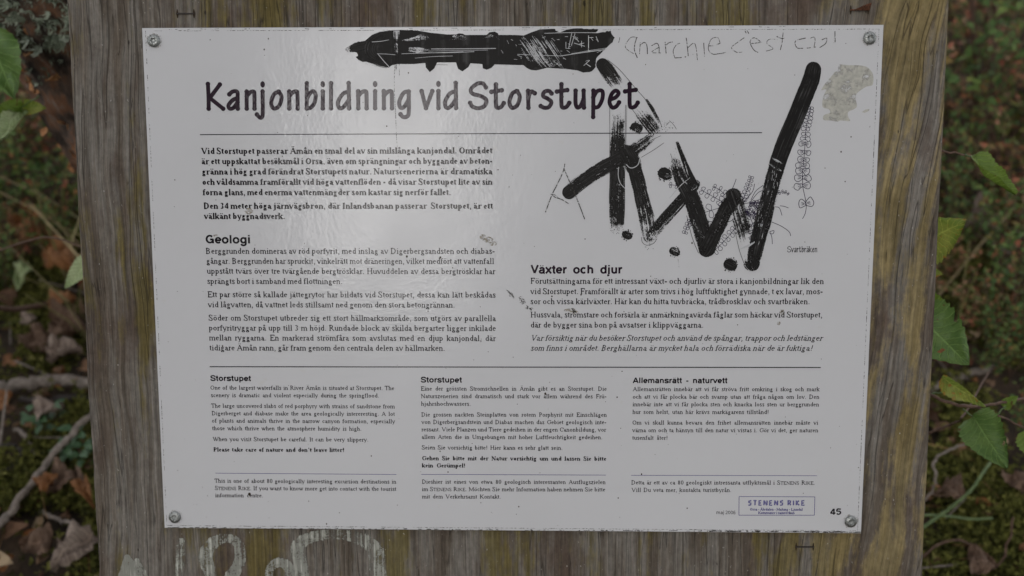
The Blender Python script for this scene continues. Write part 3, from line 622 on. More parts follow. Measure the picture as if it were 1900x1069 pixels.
TEXT = {
'intro': ('b', 16.7, [
 ("Vid Storstupet passerar Ämån en smal del av sin milslånga kanjondal. Området", 373.7, 285.8, 914, 284.6),
 ("är ett uppskattat besöksmål i Orsa, även om sprängningar och byggande av beton-", 373.7, 304.8, 914, 304),
 ("gränna i hög grad förändrat Storstupets natur. Naturscenerierna är dramatiska", 374.7, 323.9, 914, 323.3),
 ("och våldsamma framförallt vid höga vattenflöden - då visar Storstupet lite av sin", 375.3, 343, 914, 342.7),
 ("forna glans, med enorma vattenmängder som kastar sig nerför fallet.", 376.2, 362.2, 837, 362),
 ("Den 34 meter höga järnvägsbron, där Inlandsbanan passerar  Storstupet, är ett", 377.7, 387.4, 915, 387.4),
 ("välkänt byggnadsverk.", 379, 406.4, 529, 406.4)]),
'geology': ('r', 16.2, [
 ("Berggrunden domineras av röd porfyrit, med inslag av Digerbergsandsten och diabas-", 381.4, 470.9, 918.6, 471.1),
 ("gångar. Berggrunden har spruckit, vinkelrätt mot dräneringen, vilket medfört att vattenfall", 382.9, 489.4, 917, 489.8),
 ("uppstått tvärs över tre tvärgående bergtrösklar. Huvuddelen av dessa bergtrösklar har", 383.8, 508, 919.2, 508.6),
 ("sprängts bort i samband med flottningen.", 384.4, 526.8, 635.6, 527),
 ("Ett par större så kallade jättegrytor har bildats vid Storstupet, dessa kan lätt beskådas", 385, 551.4, 920, 552.2),
 ("vid lågvatten, då vattnet leds stillsamt ned genom den stora betongrännan.", 386, 570.2, 844.4, 570.8),
 ("Söder om Storstupet utbreder sig ett stort hällmarksområde, som utgörs av parallella", 386.9, 594.8, 920.4, 595.8),
 ("porfyritryggar på upp till 3 m höjd. Rundade block av skilda bergarter ligger inkilade", 387.5, 613.3, 920.4, 614.2),
 ("mellan ryggarna. En markerad strömfåra som avslutas med en djup kanjondal, där", 388, 631.6, 920, 632.8),
 ("tidigare Ämån rann, går fram genom den centrala delen av hällmarken.", 388.7, 650.2, 826, 651)]),
'plants': ('r', 16.2, [
 ("Förutsättningarna för ett intressant växt- och djurliv är stora i kanjonbildningar lik den", 984, 526.5, 1528.8, 527),
 ("vid Storstupet. Framförallt är arter som trivs i hög luftfuktighet gynnade, t ex lavar, mos-", 984, 545.7, 1526.8, 545.9),
 ("sor och vissa kärlväxter. Här kan du hitta tuvbräcka, trådbrosklav och svartbräken.", 984, 564.3, 1503, 564.5),
 ("Hussvala, strömstare och forsärla är anmärkningavärda fåglar som häckar vid Storstupet,", 984, 589, 1526.2, 589.2),
 ("där de bygger sina bon på avsatser i klippväggarna.", 984, 607.8, 1305.7, 608)]),
'warning': ('i', 16.2, [
 ("Var försiktig när du besöker Storstupet och använd de spångar, trappor och ledstänger", 984.7, 632.2, 1526, 632.4),
 ("som finns i området. Berghällarna är mycket hala och förrädiska när de är fuktiga!", 984, 650.8, 1507.6, 651)]),
'english': ('r', 12.0, [
 ("One of the largest waterfalls in River Ämån is situated at Storstupet. The", 390.2, 723, 731.8, 723.9),
 ("scenery is dramatic and violent especially during the springflood.", 391.2, 736.9, 703.6, 737.7),
 ("The large uncovered slabs of red porphyry with strains of sandstone from", 391.9, 756.6, 732.8, 757.8),
 ("Digerberget and diabase make the area geologically intereresting. A lot", 392.6, 770.4, 732.8, 771.7),
 ("of plants and animals thrive in the narrow canyon formation, especially", 393, 784.1, 733.3, 785.5),
 ("those which thrive when the atmosphere humidity is high.", 393.6, 798.2, 671, 799.2),
 ("When you visit Storstupet be careful. It can be very slippery.", 395, 818.4, 683.7, 819.4),
 ("This is one of about 80 geologically interesting excursion destinations in", 398, 895.7, 735.5, 897.4),
 ("S|TENENS| R|IKE|. If you want to know more get into contact with the tourist", 398.7, 909.2, 735.5, 910.8),
 ("information centre.", 399.2, 922.5, 488.7, 923)]),
'english_bold': ('b', 12.1, [("Please take care of nature and don´t leave litter!", 396, 837.8, 639.4, 838.6)]),
'german': ('r', 12.0, [
 ("Eine der grössten Stromschnellen in Ämån gibt es an Storstupet. Die", 780.7, 724.7, 1126, 725.2),
 ("Naturszenerien sind dramatisch und stark vor allem während des Frü-", 780.9, 738.7, 1125.5, 739.2),
 ("hjahrshochwassers.", 781.2, 752.7, 873.8, 752.9),
 ("Die grossen nackten Steinplatten von rotem Porphyrit mit Einschlägen", 781.6, 772.9, 1126, 773.4),
 ("von Digerbergsandstein und Diabas machen das Gebiet geologisch inte-", 782, 786.6, 1125.2, 787.2),
 ("ressant. Viele Planzen und Tiere gedeihen in der engen Canonbildung, vor", 782, 800.4, 1124.7, 801),
 ("allem Arten die in Umgebungen mit hoher Luftfeuchtigkeit gedeihen.", 782.1, 814.3, 1118, 815),
 ("Seien Sie vorsichtig bitte! Hier kann es sehr glatt sein.", 782.4, 834, 1044, 834.7),
 ("Dieshier ist eines von etwa 80 geologisch interessanten Ausflugszielen", 782.6, 897.4, 1123.8, 898.2),
 ("im S|TENENS| R|IKE|. Möchten Sie mehr Information haben nehmen Sie bitte", 782.6, 911.1, 1123.3, 911.9),
 ("mit dem Verkehrsamt Kontakt.", 782.9, 924.9, 929.5, 925.2)]),
'german_bold': ('b', 12.1, [("Gehen Sie bitte mit der Natur vorsichtig um und lassen Sie bitte", 782.6, 853.9, 1125.2, 854.9), ("kein Gerümpel!", 782.7, 867.3, 863.8, 867.5)]),
'swedish': ('r', 12.0, [
 ("Allemansrätten innebär att vi får ströva fritt omkring i skog och mark", 1174, 725.6, 1520.7, 725.9),
 ("och att vi får plocka bär och svamp utan att fråga någon om lov. Den", 1173.7, 739.8, 1520.4, 740.1),
 ("innebär inte att vi får plocka sten och knacka loss sten ur berggrunden", 1173.5, 753.8, 1519.8, 754.1),
 ("hur som helst, utan här krävs markägarens tillstånd!", 1173.4, 768, 1427, 768.2),
 ("Om vi skall kunna bevara den frihet allemansrätten innebär måste vi", 1173, 787.8, 1518.3, 788.1),
 ("värna om och ta hänsyn till den natur vi vistas i. Gör vi det, ger naturen", 1173, 801.9, 1518.3, 802.1),
 ("tusenfalt åter!", 1173, 815.9, 1239.5, 816),
 ("Detta är ett av ca 80 geologiskt intressanta utflyktsmål i S|TENENS| R|IKE|.", 1171, 898.9, 1512.3, 899.3),
 ("Vill Du veta mer, kontakta turistbyrån.", 1171.6, 912.7, 1357.2, 912.9)]),
}
for key, (st, em, lines) in TEXT.items():
    t = Flat(Z1)
    for L in lines: text_line(t, L[0], L[1], L[2], L[3], L[4], em, st)
    t.build('text_block', M['ink'], sign)
t = Flat(Z1)
text_line(t, "Orsa - Älvdalen - Malung - Ljusdal", 1391.3, 947.3, 1489.2, 947.6, 7.6, 'b'); text_line(t, "Kommuner i samverkan", 1406.6, 953.6, 1474.3, 953.8, 7.6, 'b')
t.build('logo_caption', M['purple'], sign)
def sans(s, x0, y0, x1, y1, em, st, mname, name='heading_text'):
    t = Flat(Z1); text_line(t, s, x0, y0, x1, y1, em, st); t.build(name, M[mname], sign)
sans('Geologi', 381, 451.6, 465.3, 451.9, 22.3, 's', 'ink'); sans('Växter och djur', 984.7, 507.4, 1154.8, 507.6, 22.3, 's', 'title')
sans('Storstupet', 390.4, 706.7, 466, 707, 15.0, 's', 'ink'); sans('Storstupet', 780.7, 709.6, 857.3, 709.8, 15.0, 's', 'ink')
sans('Allemansrätt - naturvett', 1174, 710.8, 1349.7, 711, 15.0, 's', 'ink'); sans('maj 2006', 1328.7, 954, 1365, 954.2, 10, 't', 'ink', 'date_text')
sans('45', 1540, 955, 1561, 955, 17, 's', 'ink', 'number_text')
# the framed mark at the foot
t = Flat(Z1)
c = [(1371.3, 921.5), (1512, 922), (1511, 956), (1371, 956)]
for k in range(4): t.line([c[k], c[(k + 1) % 4]], 1.1, 0)
t.build('logo_frame', M['purple'], sign)
BLK = {'S': [[(1, 1), (.1, .85), (.1, .6), (.9, .45), (.85, .1), (0, 0)]], 'T': [[(0, 1), (1, 1)], [(.5, 1), (.45, 0)]], 'E': [[(.95, 1), (.1, .95), (.05, 0), (1, .02)], [(.1, .5), (.8, .5)]],
       'N': [[(.05, 0), (.1, 1)], [(.1, 1), (.9, 0)], [(.9, 0), (.95, 1)]], 'R': [[(.1, 0), (.1, 1)], [(.1, 1), (.9, .9), (.8, .55), (.15, .5)], [(.4, .5), (.95, 0)]], 'I': [[(.5, 0), (.5, 1)]], 'K': [[(.1, 0), (.1, 1)], [(.9, 1), (.15, .5)], [(.15, .5), (1, 0)]]}
for w_, mt, z_, dx, dy in ((2.7, 'purple', Z1, .5, .5), (1.1, 'lilac', Z1 + .00003, -.2, -.2)):
    t = Flat(z_)
    x = 1386.5
    for ch, wd in zip('STENENS RIKE', (9.6, 9.6, 9.2, 10.6, 9.2, 10.6, 9.6, 4.6, 10.2, 5, 10.4, 9.6)):
        if ch != ' ':
            for st in BLK[ch]: t.line([(x + dx + 1.6 + q[0] * (wd - 4.2), 937 + dy - q[1] * 8.6) for q in st], w_, 0, 4, False)
        x += wd
    t.build('logo_lettering', M[mt], sign, label='STENENS RIKE')
# ---------------------------------------------------------------- the fern drawing
dr = Flat(Z1)
def leaflet(x, y, ax, ay, ln, wd, wpx=1.1, veins=False, opened=False):
    """a small outline leaf: stalk end (x,y), pointing along (ax,ay)"""
    l = math.hypot(ax, ay); ax, ay = ax / l, ay / l; nx, ny = -ay, ax; pts = []
    n = 10 if wd > 6 else 7
    for i in range(n + 1):
        a = -math.pi + 2 * math.pi * i / n
        if opened and i in (0, n): continue
        r = 1 + random.uniform(-.26, .26)
        u = (.5 + .5 * math.cos(a)) * ln; v = math.sin(a) * wd / 2 * r * (1.15 if u > ln * .4 else .8)
        pts.append((x + ax * u + nx * v, y + ay * u + ny * v))
    dr.line(pts, wpx, 0, 2)
    if veins:
        for a in (-.35, 0, .35):
            dx, dy = ax * math.cos(a) - ay * math.sin(a), ax * math.sin(a) + ay * math.cos(a)
            dr.line([(x + dx * ln * .2, y + dy * ln * .2), (x + dx * ln * random.uniform(.5, .7), y + dy * ln * random.uniform(.5, .7))], wpx * .7, 0)
def frond(pts, n, l0, l1, wpx=1.0, stalk=True, **k):
    q = smooth(pts, 8)
    if stalk: dr.line(pts, wpx, 0, 6)
    for i in range(n):
        t = (i + .4) / n * (len(q) - 1); j = min(int(t), len(q) - 2); f = t - j
        x = q[j][0] * (1 - f) + q[j + 1][0] * f; y = q[j][1] * (1 - f) + q[j + 1][1] * f
        tx, ty = q[j + 1][0] - q[j][0], q[j + 1][1] - q[j][1]; ln = l0 + (l1 - l0) * i / max(n - 1, 1)
        for s in (-1, 1):
            leaflet(x, y, -ty * s * 1 + tx * .25, tx * s * 1 + ty * .25, ln * random.uniform(.85, 1.15), ln * random.uniform(.7, .9), wpx, **k)
# the long hanging frond
frond([(1504, 198), (1501, 215), (1496, 235), (1494, 260)], 9, 7, 9, 1.0)
frond([(1494, 262), (1492, 290), (1490, 310)], 4, 11, 13, 1.1, veins=True)
frond([(1490, 312), (1489, 330), (1490, 350)], 3, 15, 15, 1.2, veins=True)
dr.line([(1490, 350), (1494, 368), (1496, 382), (1494, 396), (1489, 406)], 1.2, 0)
leaflet(1495, 378, -1, .05, 13, 16, 1.3, True); leaflet(1495, 377, 1, -.1, 15, 17, 1.3, True)
# the tuft behind the paint
frond([(1270, 347), (1255, 344), (1240, 343)], 3, 6, 5); frond([(1350, 380), (1325, 366), (1300, 352)], 5, 11, 8); frond([(1345, 362), (1335, 352), (1322, 346)], 3, 7, 6)
frond([(1346, 383), (1328, 388), (1308, 394)], 2, 11, 12); frond([(1281, 408), (1275, 420), (1270, 434)], 4, 6, 5)
frond([(1364, 424), (1345, 446), (1324, 467)], 6, 8, 8); frond([(1378, 372), (1387, 350), (1394, 327)], 7, 8, 5)
frond([(1393, 415), (1398, 440), (1401, 470), (1402, 492)], 7, 8, 7); frond([(1403, 412), (1406, 440), (1404, 470)], 5, 7, 6)
frond([(1390, 379), (1402, 378), (1412, 374)], 4, 6, 5); frond([(1384, 392), (1398, 400), (1404, 404)], 4, 6, 6); frond([(1386, 400), (1400, 388), (1410, 380)], 4, 6, 5)
frond([(1444, 358), (1455, 356), (1464, 361)], 4, 4, 3, .9)
for c in [[(1366, 332), (1362, 343), (1358, 352)], [(1400, 341), (1396, 356), (1381, 373)], [(1416, 344), (1402, 355), (1393, 372)], [(1418, 353), (1406, 358), (1392, 376)], [(1380, 378), (1395, 376), (1410, 376)],
          [(1432, 412), (1450, 420), (1464, 430), (1467, 438)], [(1447, 382), (1455, 383), (1463, 386)], [(1438, 384), (1446, 386), (1451, 400)], [(1428, 430), (1432, 440), (1433, 453)], [(1312, 411), (1330, 412), (1350, 412), (1360, 408)],
          [(1384, 392), (1392, 404), (1399, 422)], [(1384, 372), (1372, 384), (1380, 400), (1392, 408)], [(1428, 430), (1436, 428), (1434, 434), (1428, 433)]]:
    dr.line(c, 1.15, 0, 5)
for i in range(46):
    a = random.uniform(0, 6.3); r = 17 * math.sqrt(random.random()); x, y = 1396 + r * math.cos(a), 388 + r * .9 * math.sin(a)
    dr.line([(x, y), (x + random.uniform(-5, 5), y + random.uniform(-5, 5)), (x + random.uniform(-6, 6), y + random.uniform(-6, 6))], .9, 0)
dr.build('fern_drawing', M['draw'], sign)

# ---------------------------------------------------------------- black paint
def blot(name, fn, mt='paint', z=Z2, label=None, kind='stuff'):
    fl = Flat(z); fn(fl); return fl.build(name, M[mt], sign, label, kind)
# the long crossing-out bar
TOP = [(648, 90), (651, 84), (658, 79), (668, 77), (677, 76), (690, 65), (705, 59), (725, 56.5), (745, 55.5), (775, 57), (800, 61), (830, 64), (846, 64), (851, 62), (859, 62.5), (863, 65), (903, 65), (908, 60), (918, 58.5), (924, 62), (925, 65),
       (955, 65), (972, 66), (986, 60), (1002, 54.5), (1030, 53.5), (1031, 57), (1037, 58), (1032, 60), (1040, 60), (1052, 55), (1064, 53), (1080, 52.5), (1083, 54), (1110, 54), (1108, 58), (1103, 61), (1110, 62), (1126, 58), (1133, 57.5), (1134, 62), (1141, 70)]
BOT = [(1136, 79), (1128, 86), (1117, 97), (1106, 108), (1105, 124), (1101, 131), (1093, 134), (1082, 135), (1072, 131), (1050, 128), (1030, 127), (1015, 126), (995, 131), (985, 130), (977, 126), (971, 121), (930, 120), (918, 119.5),
       (912, 126), (903, 129.5), (896, 127), (895, 119), (873, 117.5), (869, 125), (858, 132.5), (850, 128), (846, 116), (811, 116), (806, 127), (797.5, 134), (790, 125), (789, 117), (768, 119), (738, 119), (728, 121), (721, 125.5), (705, 123), (690, 118),
       (680, 115), (673, 115), (665, 111), (660, 106), (664, 103), (663, 98), (654, 95)]
def bar(fl):
    rag = []
    L = TOP + BOT
    for i in range(len(L)):
        a, b = L[i], L[(i + 1) % len(L)]; n = max(1, int(math.hypot(b[0] - a[0], b[1] - a[1]) / 3))
        for k in range(n):
            t = k / n; x, y = a[0] + (b[0] - a[0]) * t, a[1] + (b[1] - a[1]) * t
            am = 1.6 if x > 1080 or x < 670 else .35
            rag.append((x + am * noise.noise((x * .35, y * .35, 0)), y + am * noise.noise((x * .35, y * .35, 9))))
    p = [B(x, y) for x, y in rag]; fl.poly([(q.x, q.y) for q in p], fl.w)
    fl.uv = [(a / PX / 22 * .03, 0) for a, b in fl.uv]; fl.wr = [-.28] * len(fl.V)
blot('crossing_out_bar', bar, label='long black crossing-out bar', kind=None)
class _Each:
    def ribbon(s, pts, *a, **k):
        f = Flat(Z3 + .000004 * len(EACH)); f.ribbon(pts, *a, **k); EACH.append(f)
EACH = []
def marks(fl):
    for s, mt in [(( (646, 92, 10, .5), (660, 88, 18, .1), (676, 84, 16, .1)), 0), (((708, 66, 14, .15), (690, 82, 22, .1), (690, 100, 22, .1), (712, 114, 16, .2)), 0)]: fl.ribbon(list(s), 8)
    # the P / I, the arrow stroke, L, and the long W
    fl.ribbon([(1118, 120, 24, -.2), (1127, 131, 28, .05), (1141, 151, 29, .42), (1150, 163, 26, .93), (1166, 183, 26, 1.02)], 12, capa=True, capb=False)
    fl.ribbon([(1172, 190, 24, .98), (1186, 205, 26, .72), (1198, 221, 27, .30), (1211, 238, 26, .25), (1221, 250, 20, .9)], 12, capa=False, capb=False)
    fl.ribbon([(1200, 186, 5, .3), (1212, 205, 7, .12), (1223, 226, 6, .4)], 4)
    fl.ribbon([(1147, 176, 25, .95), (1147, 196, 26, .9), (1147, 215, 27, .62), (1146, 240, 28, .38), (1146, 262, 28, .15), (1145, 300, 28, .18), (1145, 330, 28, .12), (1144.5, 365, 29, .12), (1144.5, 395, 28, .12), (1144.5, 414, 27, .2), (1145, 426, 25, 1.0)], 12, capa=False, capb=False)
    fl.ribbon([(1228, 238, 20, 1.0), (1214, 250, 21, .65), (1198, 263, 23, .42), (1178, 277, 24, .15), (1150, 295, 27, .10), (1120, 311, 28, .14), (1085, 333, 27, .12), (1056, 357, 26, .02)], 12, jag=.05)
    fl.ribbon([(1163, 283, 30, .3), (1172, 300, 34, .1), (1176, 310, 30, .25)], 10)
    fl.ribbon([(1173, 300, 24, .02), (1182, 330, 27, .02), (1190, 365, 28, .18), (1199, 405, 30, .30), (1203, 435, 29, .55)], 12, jag=.04)
    fl.ribbon([(1209, 437, 24, .42), (1230, 410, 22, .15), (1255, 382, 22, .12), (1280, 354, 22, .1), (1290, 343, 20, .3)], 10)
    fl.ribbon([(1246, 262, 26, 1.0), (1252, 285, 27, .75), (1259, 312, 29, .32), (1268, 338, 30, .1), (1283, 368, 31, .0), (1296, 405, 33, .02), (1306, 440, 34, .1), (1312, 460, 33, .1)], 12, capa=False, jag=.03)
    fl.ribbon([(1256, 263, 6, .3), (1266, 290, 9, .05), (1277, 318, 11, -.1), (1290, 345, 14, -.1)], 4, capa=False)
    fl.ribbon([(1311, 462, 31, .1), (1324, 436, 30, .02), (1338, 408, 30, .1), (1350, 384, 30, .05), (1362, 368, 26, .05)], 12, jag=.03)
    fl.ribbon([(1361, 366, 34, .18), (1370, 392, 32, .42), (1378, 420, 31, .25), (1383, 440, 31, .55), (1388, 460, 32, .85), (1392, 476, 33, .62), (1395, 487, 33, .2)], 12, jag=.03)
    fl.ribbon([(1509, 129, 29, -.3), (1504, 150, 32, -.6), (1491, 182, 32, -.6), (1475, 222, 32, -.6), (1460, 256, 32, -.4), (1445, 296, 31, -.2), (1434, 335, 31, .02), (1424, 375, 31, .16), (1414, 415, 32, .1), (1405, 450, 29, .05), (1398, 483, 26, .15)], 12, jag=.03)
marks(_Each())
for f in EACH: f.build('marker_stroke', M['paint'], sign)
for x, y, r in [(1181, 237, 10.5), (1233.5, 323, 12.5), (1163.5, 436.5, 8.8), (1251.5, 467, 9), (1355, 491.5, 12)]:
    if True:
        fl = Flat(Z2)
        fl.ribbon([(x - 2, y - 1, r * 1.8, .1), (x + 2, y + 1, r * 1.85, .2)], 10, jag=.2)
        for k in range(int(r * 2.6)):
            a = random.uniform(0, 6.28); rr = r * random.uniform(.88, 1.2); p = B(x + rr * math.cos(a), y + rr * math.sin(a)); fl.disc(p.x, p.y, random.uniform(.3, 1.5) * PX, 5)
        fl.build('paint_dot', M['paint'], sign)
def hair(fl):                         # thin dried rims of the brush strokes
    for c, wd in [([(1127, 111), (1150, 130), (1180, 165), (1200, 188), (1222, 222), (1228, 236)], .9), ([(1131, 185), (1131.5, 250), (1131, 300)], .8), ([(1160.5, 195), (1160, 250), (1159.5, 290)], .8), ([(1163, 195), (1162, 240), (1161, 280)], .6), ([(1173, 203), (1190, 226), (1205, 248)], .9),
                  ([(1060, 341), (1090, 320), (1125, 300)], .8), ([(1232, 265), (1215, 277), (1190, 292)], .8), ([(1182, 275), (1205, 262), (1226, 252)], .7), ([(1244, 285), (1255, 320), (1264, 345)], .7), ([(1183, 300), (1196, 340), (1206, 375), (1214, 402)], .9), ([(1190, 440), (1192, 450), (1200, 455), (1212, 452), (1219, 443)], .9),
                  ([(1364, 430), (1372, 465), (1381, 490)], .9), ([(1274, 400), (1284, 440), (1296, 470)], .9), ([(1236, 233), (1243, 226), (1250, 232), (1255, 240)], .8), ([(1159, 325), (1159, 380), (1158, 405)], 1.0), ([(1164, 305), (1160, 312), (1159, 330)], .8), ([(690, 117), (705, 124), (718, 126)], .8), ([(804, 120), (831, 120.5)], .6)]:
        fl.line(c, wd, 0, 6)
    for k in range(200):
        x, y = random.choice([(1225, 240), (1216, 236), (1240, 233), (1150, 425), (1140, 424), (1355, 492), (1180, 237), (1205, 452)]); p = B(x + random.gauss(0, 6), y + random.gauss(0, 5)); fl.disc(p.x, p.y, random.uniform(.25, .9) * PX, 5)
blot('paint_rim', hair, z=Z3)
def scrapes(fl):                      # places where the paint was rubbed off again
    def R_(pts, *a, **k): fl.ribbon([(x, y, w_ * (1.25 if w_ > 3.5 else 1), wr + (.14 if w_ > 3.5 else .05)) for x, y, w_, wr in pts], *a, **dict(jag=.5, **k))
    R_([(734.5, 57, 9, .1), (735, 68, 9, .1), (735.5, 74, 8, .5)], 4, capa=False); R_([(735, 84, 6, .3), (736, 96, 6, .4)], 3)
    R_([(747, 75, 2, .4), (765, 73, 6, .35), (780, 70, 9, .42), (791, 70, 9, .5)], 6); R_([(762, 92, 7, .3), (775, 93, 9, .2), (797, 92.5, 2, .5)], 6)
    R_([(836, 72, 5, .6), (848, 69, 8, .5), (860, 71, 9, .62)], 5); R_([(898, 72, 5, .6), (910, 69, 8, .5), (922, 73, 10, .7)], 5)
    R_([(670, 100, 10, .8), (680, 92, 12, .72), (690, 86, 5, .8)], 5); R_([(680, 118, 4, .5), (700, 122, 5, .5), (712, 124, 3, .6)], 4)
    for a, b, w_ in [((702, 101), (722, 124), 1.3), ((690, 78), (722, 74), 1), ((700, 100), (735, 102), .9), ((745, 100), (860, 96), .9), ((770, 108), (840, 104), .8), ((800, 91), (920, 90), 1.4), ((795, 95), (905, 93), .8), ((780, 98), (880, 96), 1.1), ((1010, 62), (1110, 61), 1.0), ((960, 101), (1040, 104), .9), ((1040, 104), (1125, 92), 1.3), ((1060, 100), (1128, 89), .8)]:
        fl.line([a, ((a[0] + b[0]) / 2, (a[1] + b[1]) / 2 + random.uniform(-1.5, 1)), b], w_ * .9, 0)
    random.seed(5)
    for k in range(44):               # the slanting scratches
        t = random.random(); x0 = 966 + t * 54 + random.gauss(0, 4); y0 = random.uniform(64, 96); l = random.uniform(10, 38)
        R_([(x0, y0, .6, .3), (x0 + l * .34, y0 + l * .5, random.uniform(.8, 2.4), .25), (x0 + l * .68, min(y0 + l, 126), .6, .4)], 2, capa=False, capb=False, seg=4)
    for x, y in [(1020, 118), (1030, 115), (1012, 110), (1000, 119), (1040, 121)]: R_([(x - 8, y - 9, 1, .5), (x, y, 6, .4), (x + 7, y + 6, 1, .5)], 4)
    for k in range(40):
        x, y = random.uniform(930, 1130), random.uniform(66, 124)
        if x > 1110 and y > 90: continue
        a = random.uniform(-.4, 1.2); l = random.uniform(2, 10); fl.line([(x, y), (x + l * math.cos(a), y + l * math.sin(a))], random.uniform(.4, .9), 0)
    for c in [[(1061, 61), (1055, 90)], [(1067, 62), (1060, 85)], [(1067, 68), (1074, 78)], [(1092, 66), (1092, 90)], [(1079, 76), (1079, 88)], [(1075, 82), (1084, 80)], [(1050, 78), (1050, 90), (1058, 90)], [(1106, 68), (1110, 78)], [(1065, 80), (1085, 86)], [(1083, 122), (1094, 112)], [(1087, 118), (1096, 124)]]: fl.line(c, 1.1, 0, 4, False)
    # in the letters
    R_([(1287, 408, 2, .5), (1290, 422, 6, .55), (1296, 434, 11, .62), (1304, 440, 5, .6)], 5); R_([(1432, 293, 1, .3), (1441, 298, 4, .35), (1451, 304, 2, .5)], 3); R_([(1427, 304, 1, .3), (1440, 312, 5, .5), (1449, 317, 2, .5)], 3)
    R_([(1284, 352, 3, .4), (1290, 346, 6, .4)], 3); R_([(1242, 368, .8, .3), (1262, 345, 1.6, .3), (1280, 330, 1, .4)], 2); R_([(1259, 318, 1.2, .5), (1266, 333, 3, .5), (1274, 341, 2, .3)], 3)
    R_([(1270, 300, 1.3, .3), (1273, 312, 2.2, .3), (1277, 325, 1.4, .3)], 3); R_([(1181, 320, 2, .6), (1188, 350, 5, .7), (1196, 390, 8, .75), (1203, 430, 12, .7), (1205, 445, 14, .6)], 8); R_([(1225, 425, 1, .3), (1250, 398, 1.5, .3), (1268, 378, 1, .4)], 2)
    for k in range(26):
        x = 1418 + random.uniform(-11, 9); y = 385 + random.gauss(0, 32); l = random.uniform(4, 12); R_([(x, y, .5, .3), (x - l * .12, y + l * .5, 1.2, .4), (x - l * .25, y + l, .5, .5)], 2, capa=False, capb=False, seg=3)
    for k in range(14):
        x = 1438 + random.uniform(-6, 6); y = 325 + random.gauss(0, 10); fl.line([(x, y), (x - 1, y + random.uniform(3, 8))], .6, 0)
    fl.line([(1148, 310), (1147, 325), (1151, 340), (1160, 350)], 1.3, 0, 6); fl.line([(1162, 305), (1168, 311), (1176, 311), (1184, 305), (1187, 294)], 1.5, 0, 6)
    for k in range(5):
        for r in range(3): fl.line([(1372 + k * 4, 463 - k), (1384 + k * 4, 456 - k * 2 + r)], .8, 0)
blot('scraped_paint', scrapes, 'scrape', Z4)
blot('water_streak', lambda fl: [fl.ribbon([(733, 60, 2.2, .3), (734, 90, 3, .4), (735, 118, 2.5, .4), (735.5, 135, 2, .8)], 3), fl.ribbon([(739, 60, 1.5, .35), (739, 100, 2, .3), (739, 128, 1.5, .8)], 3)], 'paint', Z4 + .00004)
# knife scratches and the scratched words
def words(fl):
    ox, oy, k = 1100, 40, 1 / 3.167
    for c in [[(158, 92), (156, 110), (150, 125)], [(262, 96), (222, 95), (190, 150), (240, 190)], [(257, 95), (243, 160), (262, 215)], [(278, 122), (274, 192)], [(276, 140), (302, 124), (318, 140), (320, 192)], [(345, 142), (375, 128), (388, 150), (390, 185)], [(392, 150), (345, 182), (400, 185)],
              [(424, 120), (430, 192)], [(428, 140), (448, 124), (470, 120)], [(512, 128), (490, 140), (472, 175), (482, 215)], [(482, 215), (522, 212)], [(548, 95), (555, 150), (560, 204)], [(555, 158), (590, 128), (605, 150), (615, 228)], [(652, 125), (655, 205)],
              [(680, 145), (715, 140), (748, 128)], [(748, 128), (735, 95), (695, 105), (678, 160), (705, 192), (745, 188), (780, 182)], [(890, 95), (840, 130), (815, 155), (845, 182), (878, 180)], [(893, 55), (905, 75)], [(905, 52), (918, 72)],
              [(930, 130), (962, 126), (992, 122)], [(988, 122), (950, 96), (924, 120), (945, 165), (972, 182)], [(1085, 105), (1035, 105), (1022, 130), (1058, 160), (1018, 175)], [(1118, 66), (1112, 120), (1102, 168)], [(1080, 88), (1105, 100), (1124, 98)],
              [(1250, 98), (1190, 115), (1200, 155), (1235, 158)], [(1256, 157), (1310, 150)], [(1265, 104), (1300, 92), (1305, 115), (1300, 150)], [(1332, 154), (1368, 130), (1374, 98), (1345, 108)], [(1423, 58), (1423, 124)]]:
        p = [(ox + x * k + random.uniform(-.3, .3), oy + y * k + random.uniform(-.3, .3)) for x, y in c]
        fl.line(p, random.uniform(1.0, 1.7), 0, 6)
blot('scratched_words', words, 'scratch', Z2, "anarchie c'est cool", None)
def apex(fl):
    for c, w_ in [([(1048, 304), (1045, 318), (1036, 338), (1024, 362), (1012, 394)], 1.7), ([(1046, 312), (1058, 340), (1070, 368), (1085, 407)], 1.8), ([(1022, 360), (1030, 366), (1042, 370), (1055, 378)], 1.6), ([(1022, 361), (1030, 362), (1036, 367)], 1.2)]: fl.line(c, w_, 0, 8)
blot('scratched_letter', apex, 'scratch', Z4, None, None)
blot('long_scratch', lambda fl: (fl.line([(733, 118), (731.5, 160), (734, 210), (736, 260), (740, 300), (744, 330)], 1.1, 0, 6), fl.line([(1260, 497), (1258, 480)], .6, 0), fl.line([(1582 + 14, 963), (1599, 960)], .9, 0), fl.line([(740, 60), (741, 140)], .8, 0)), 'scratch_dark', Z1)
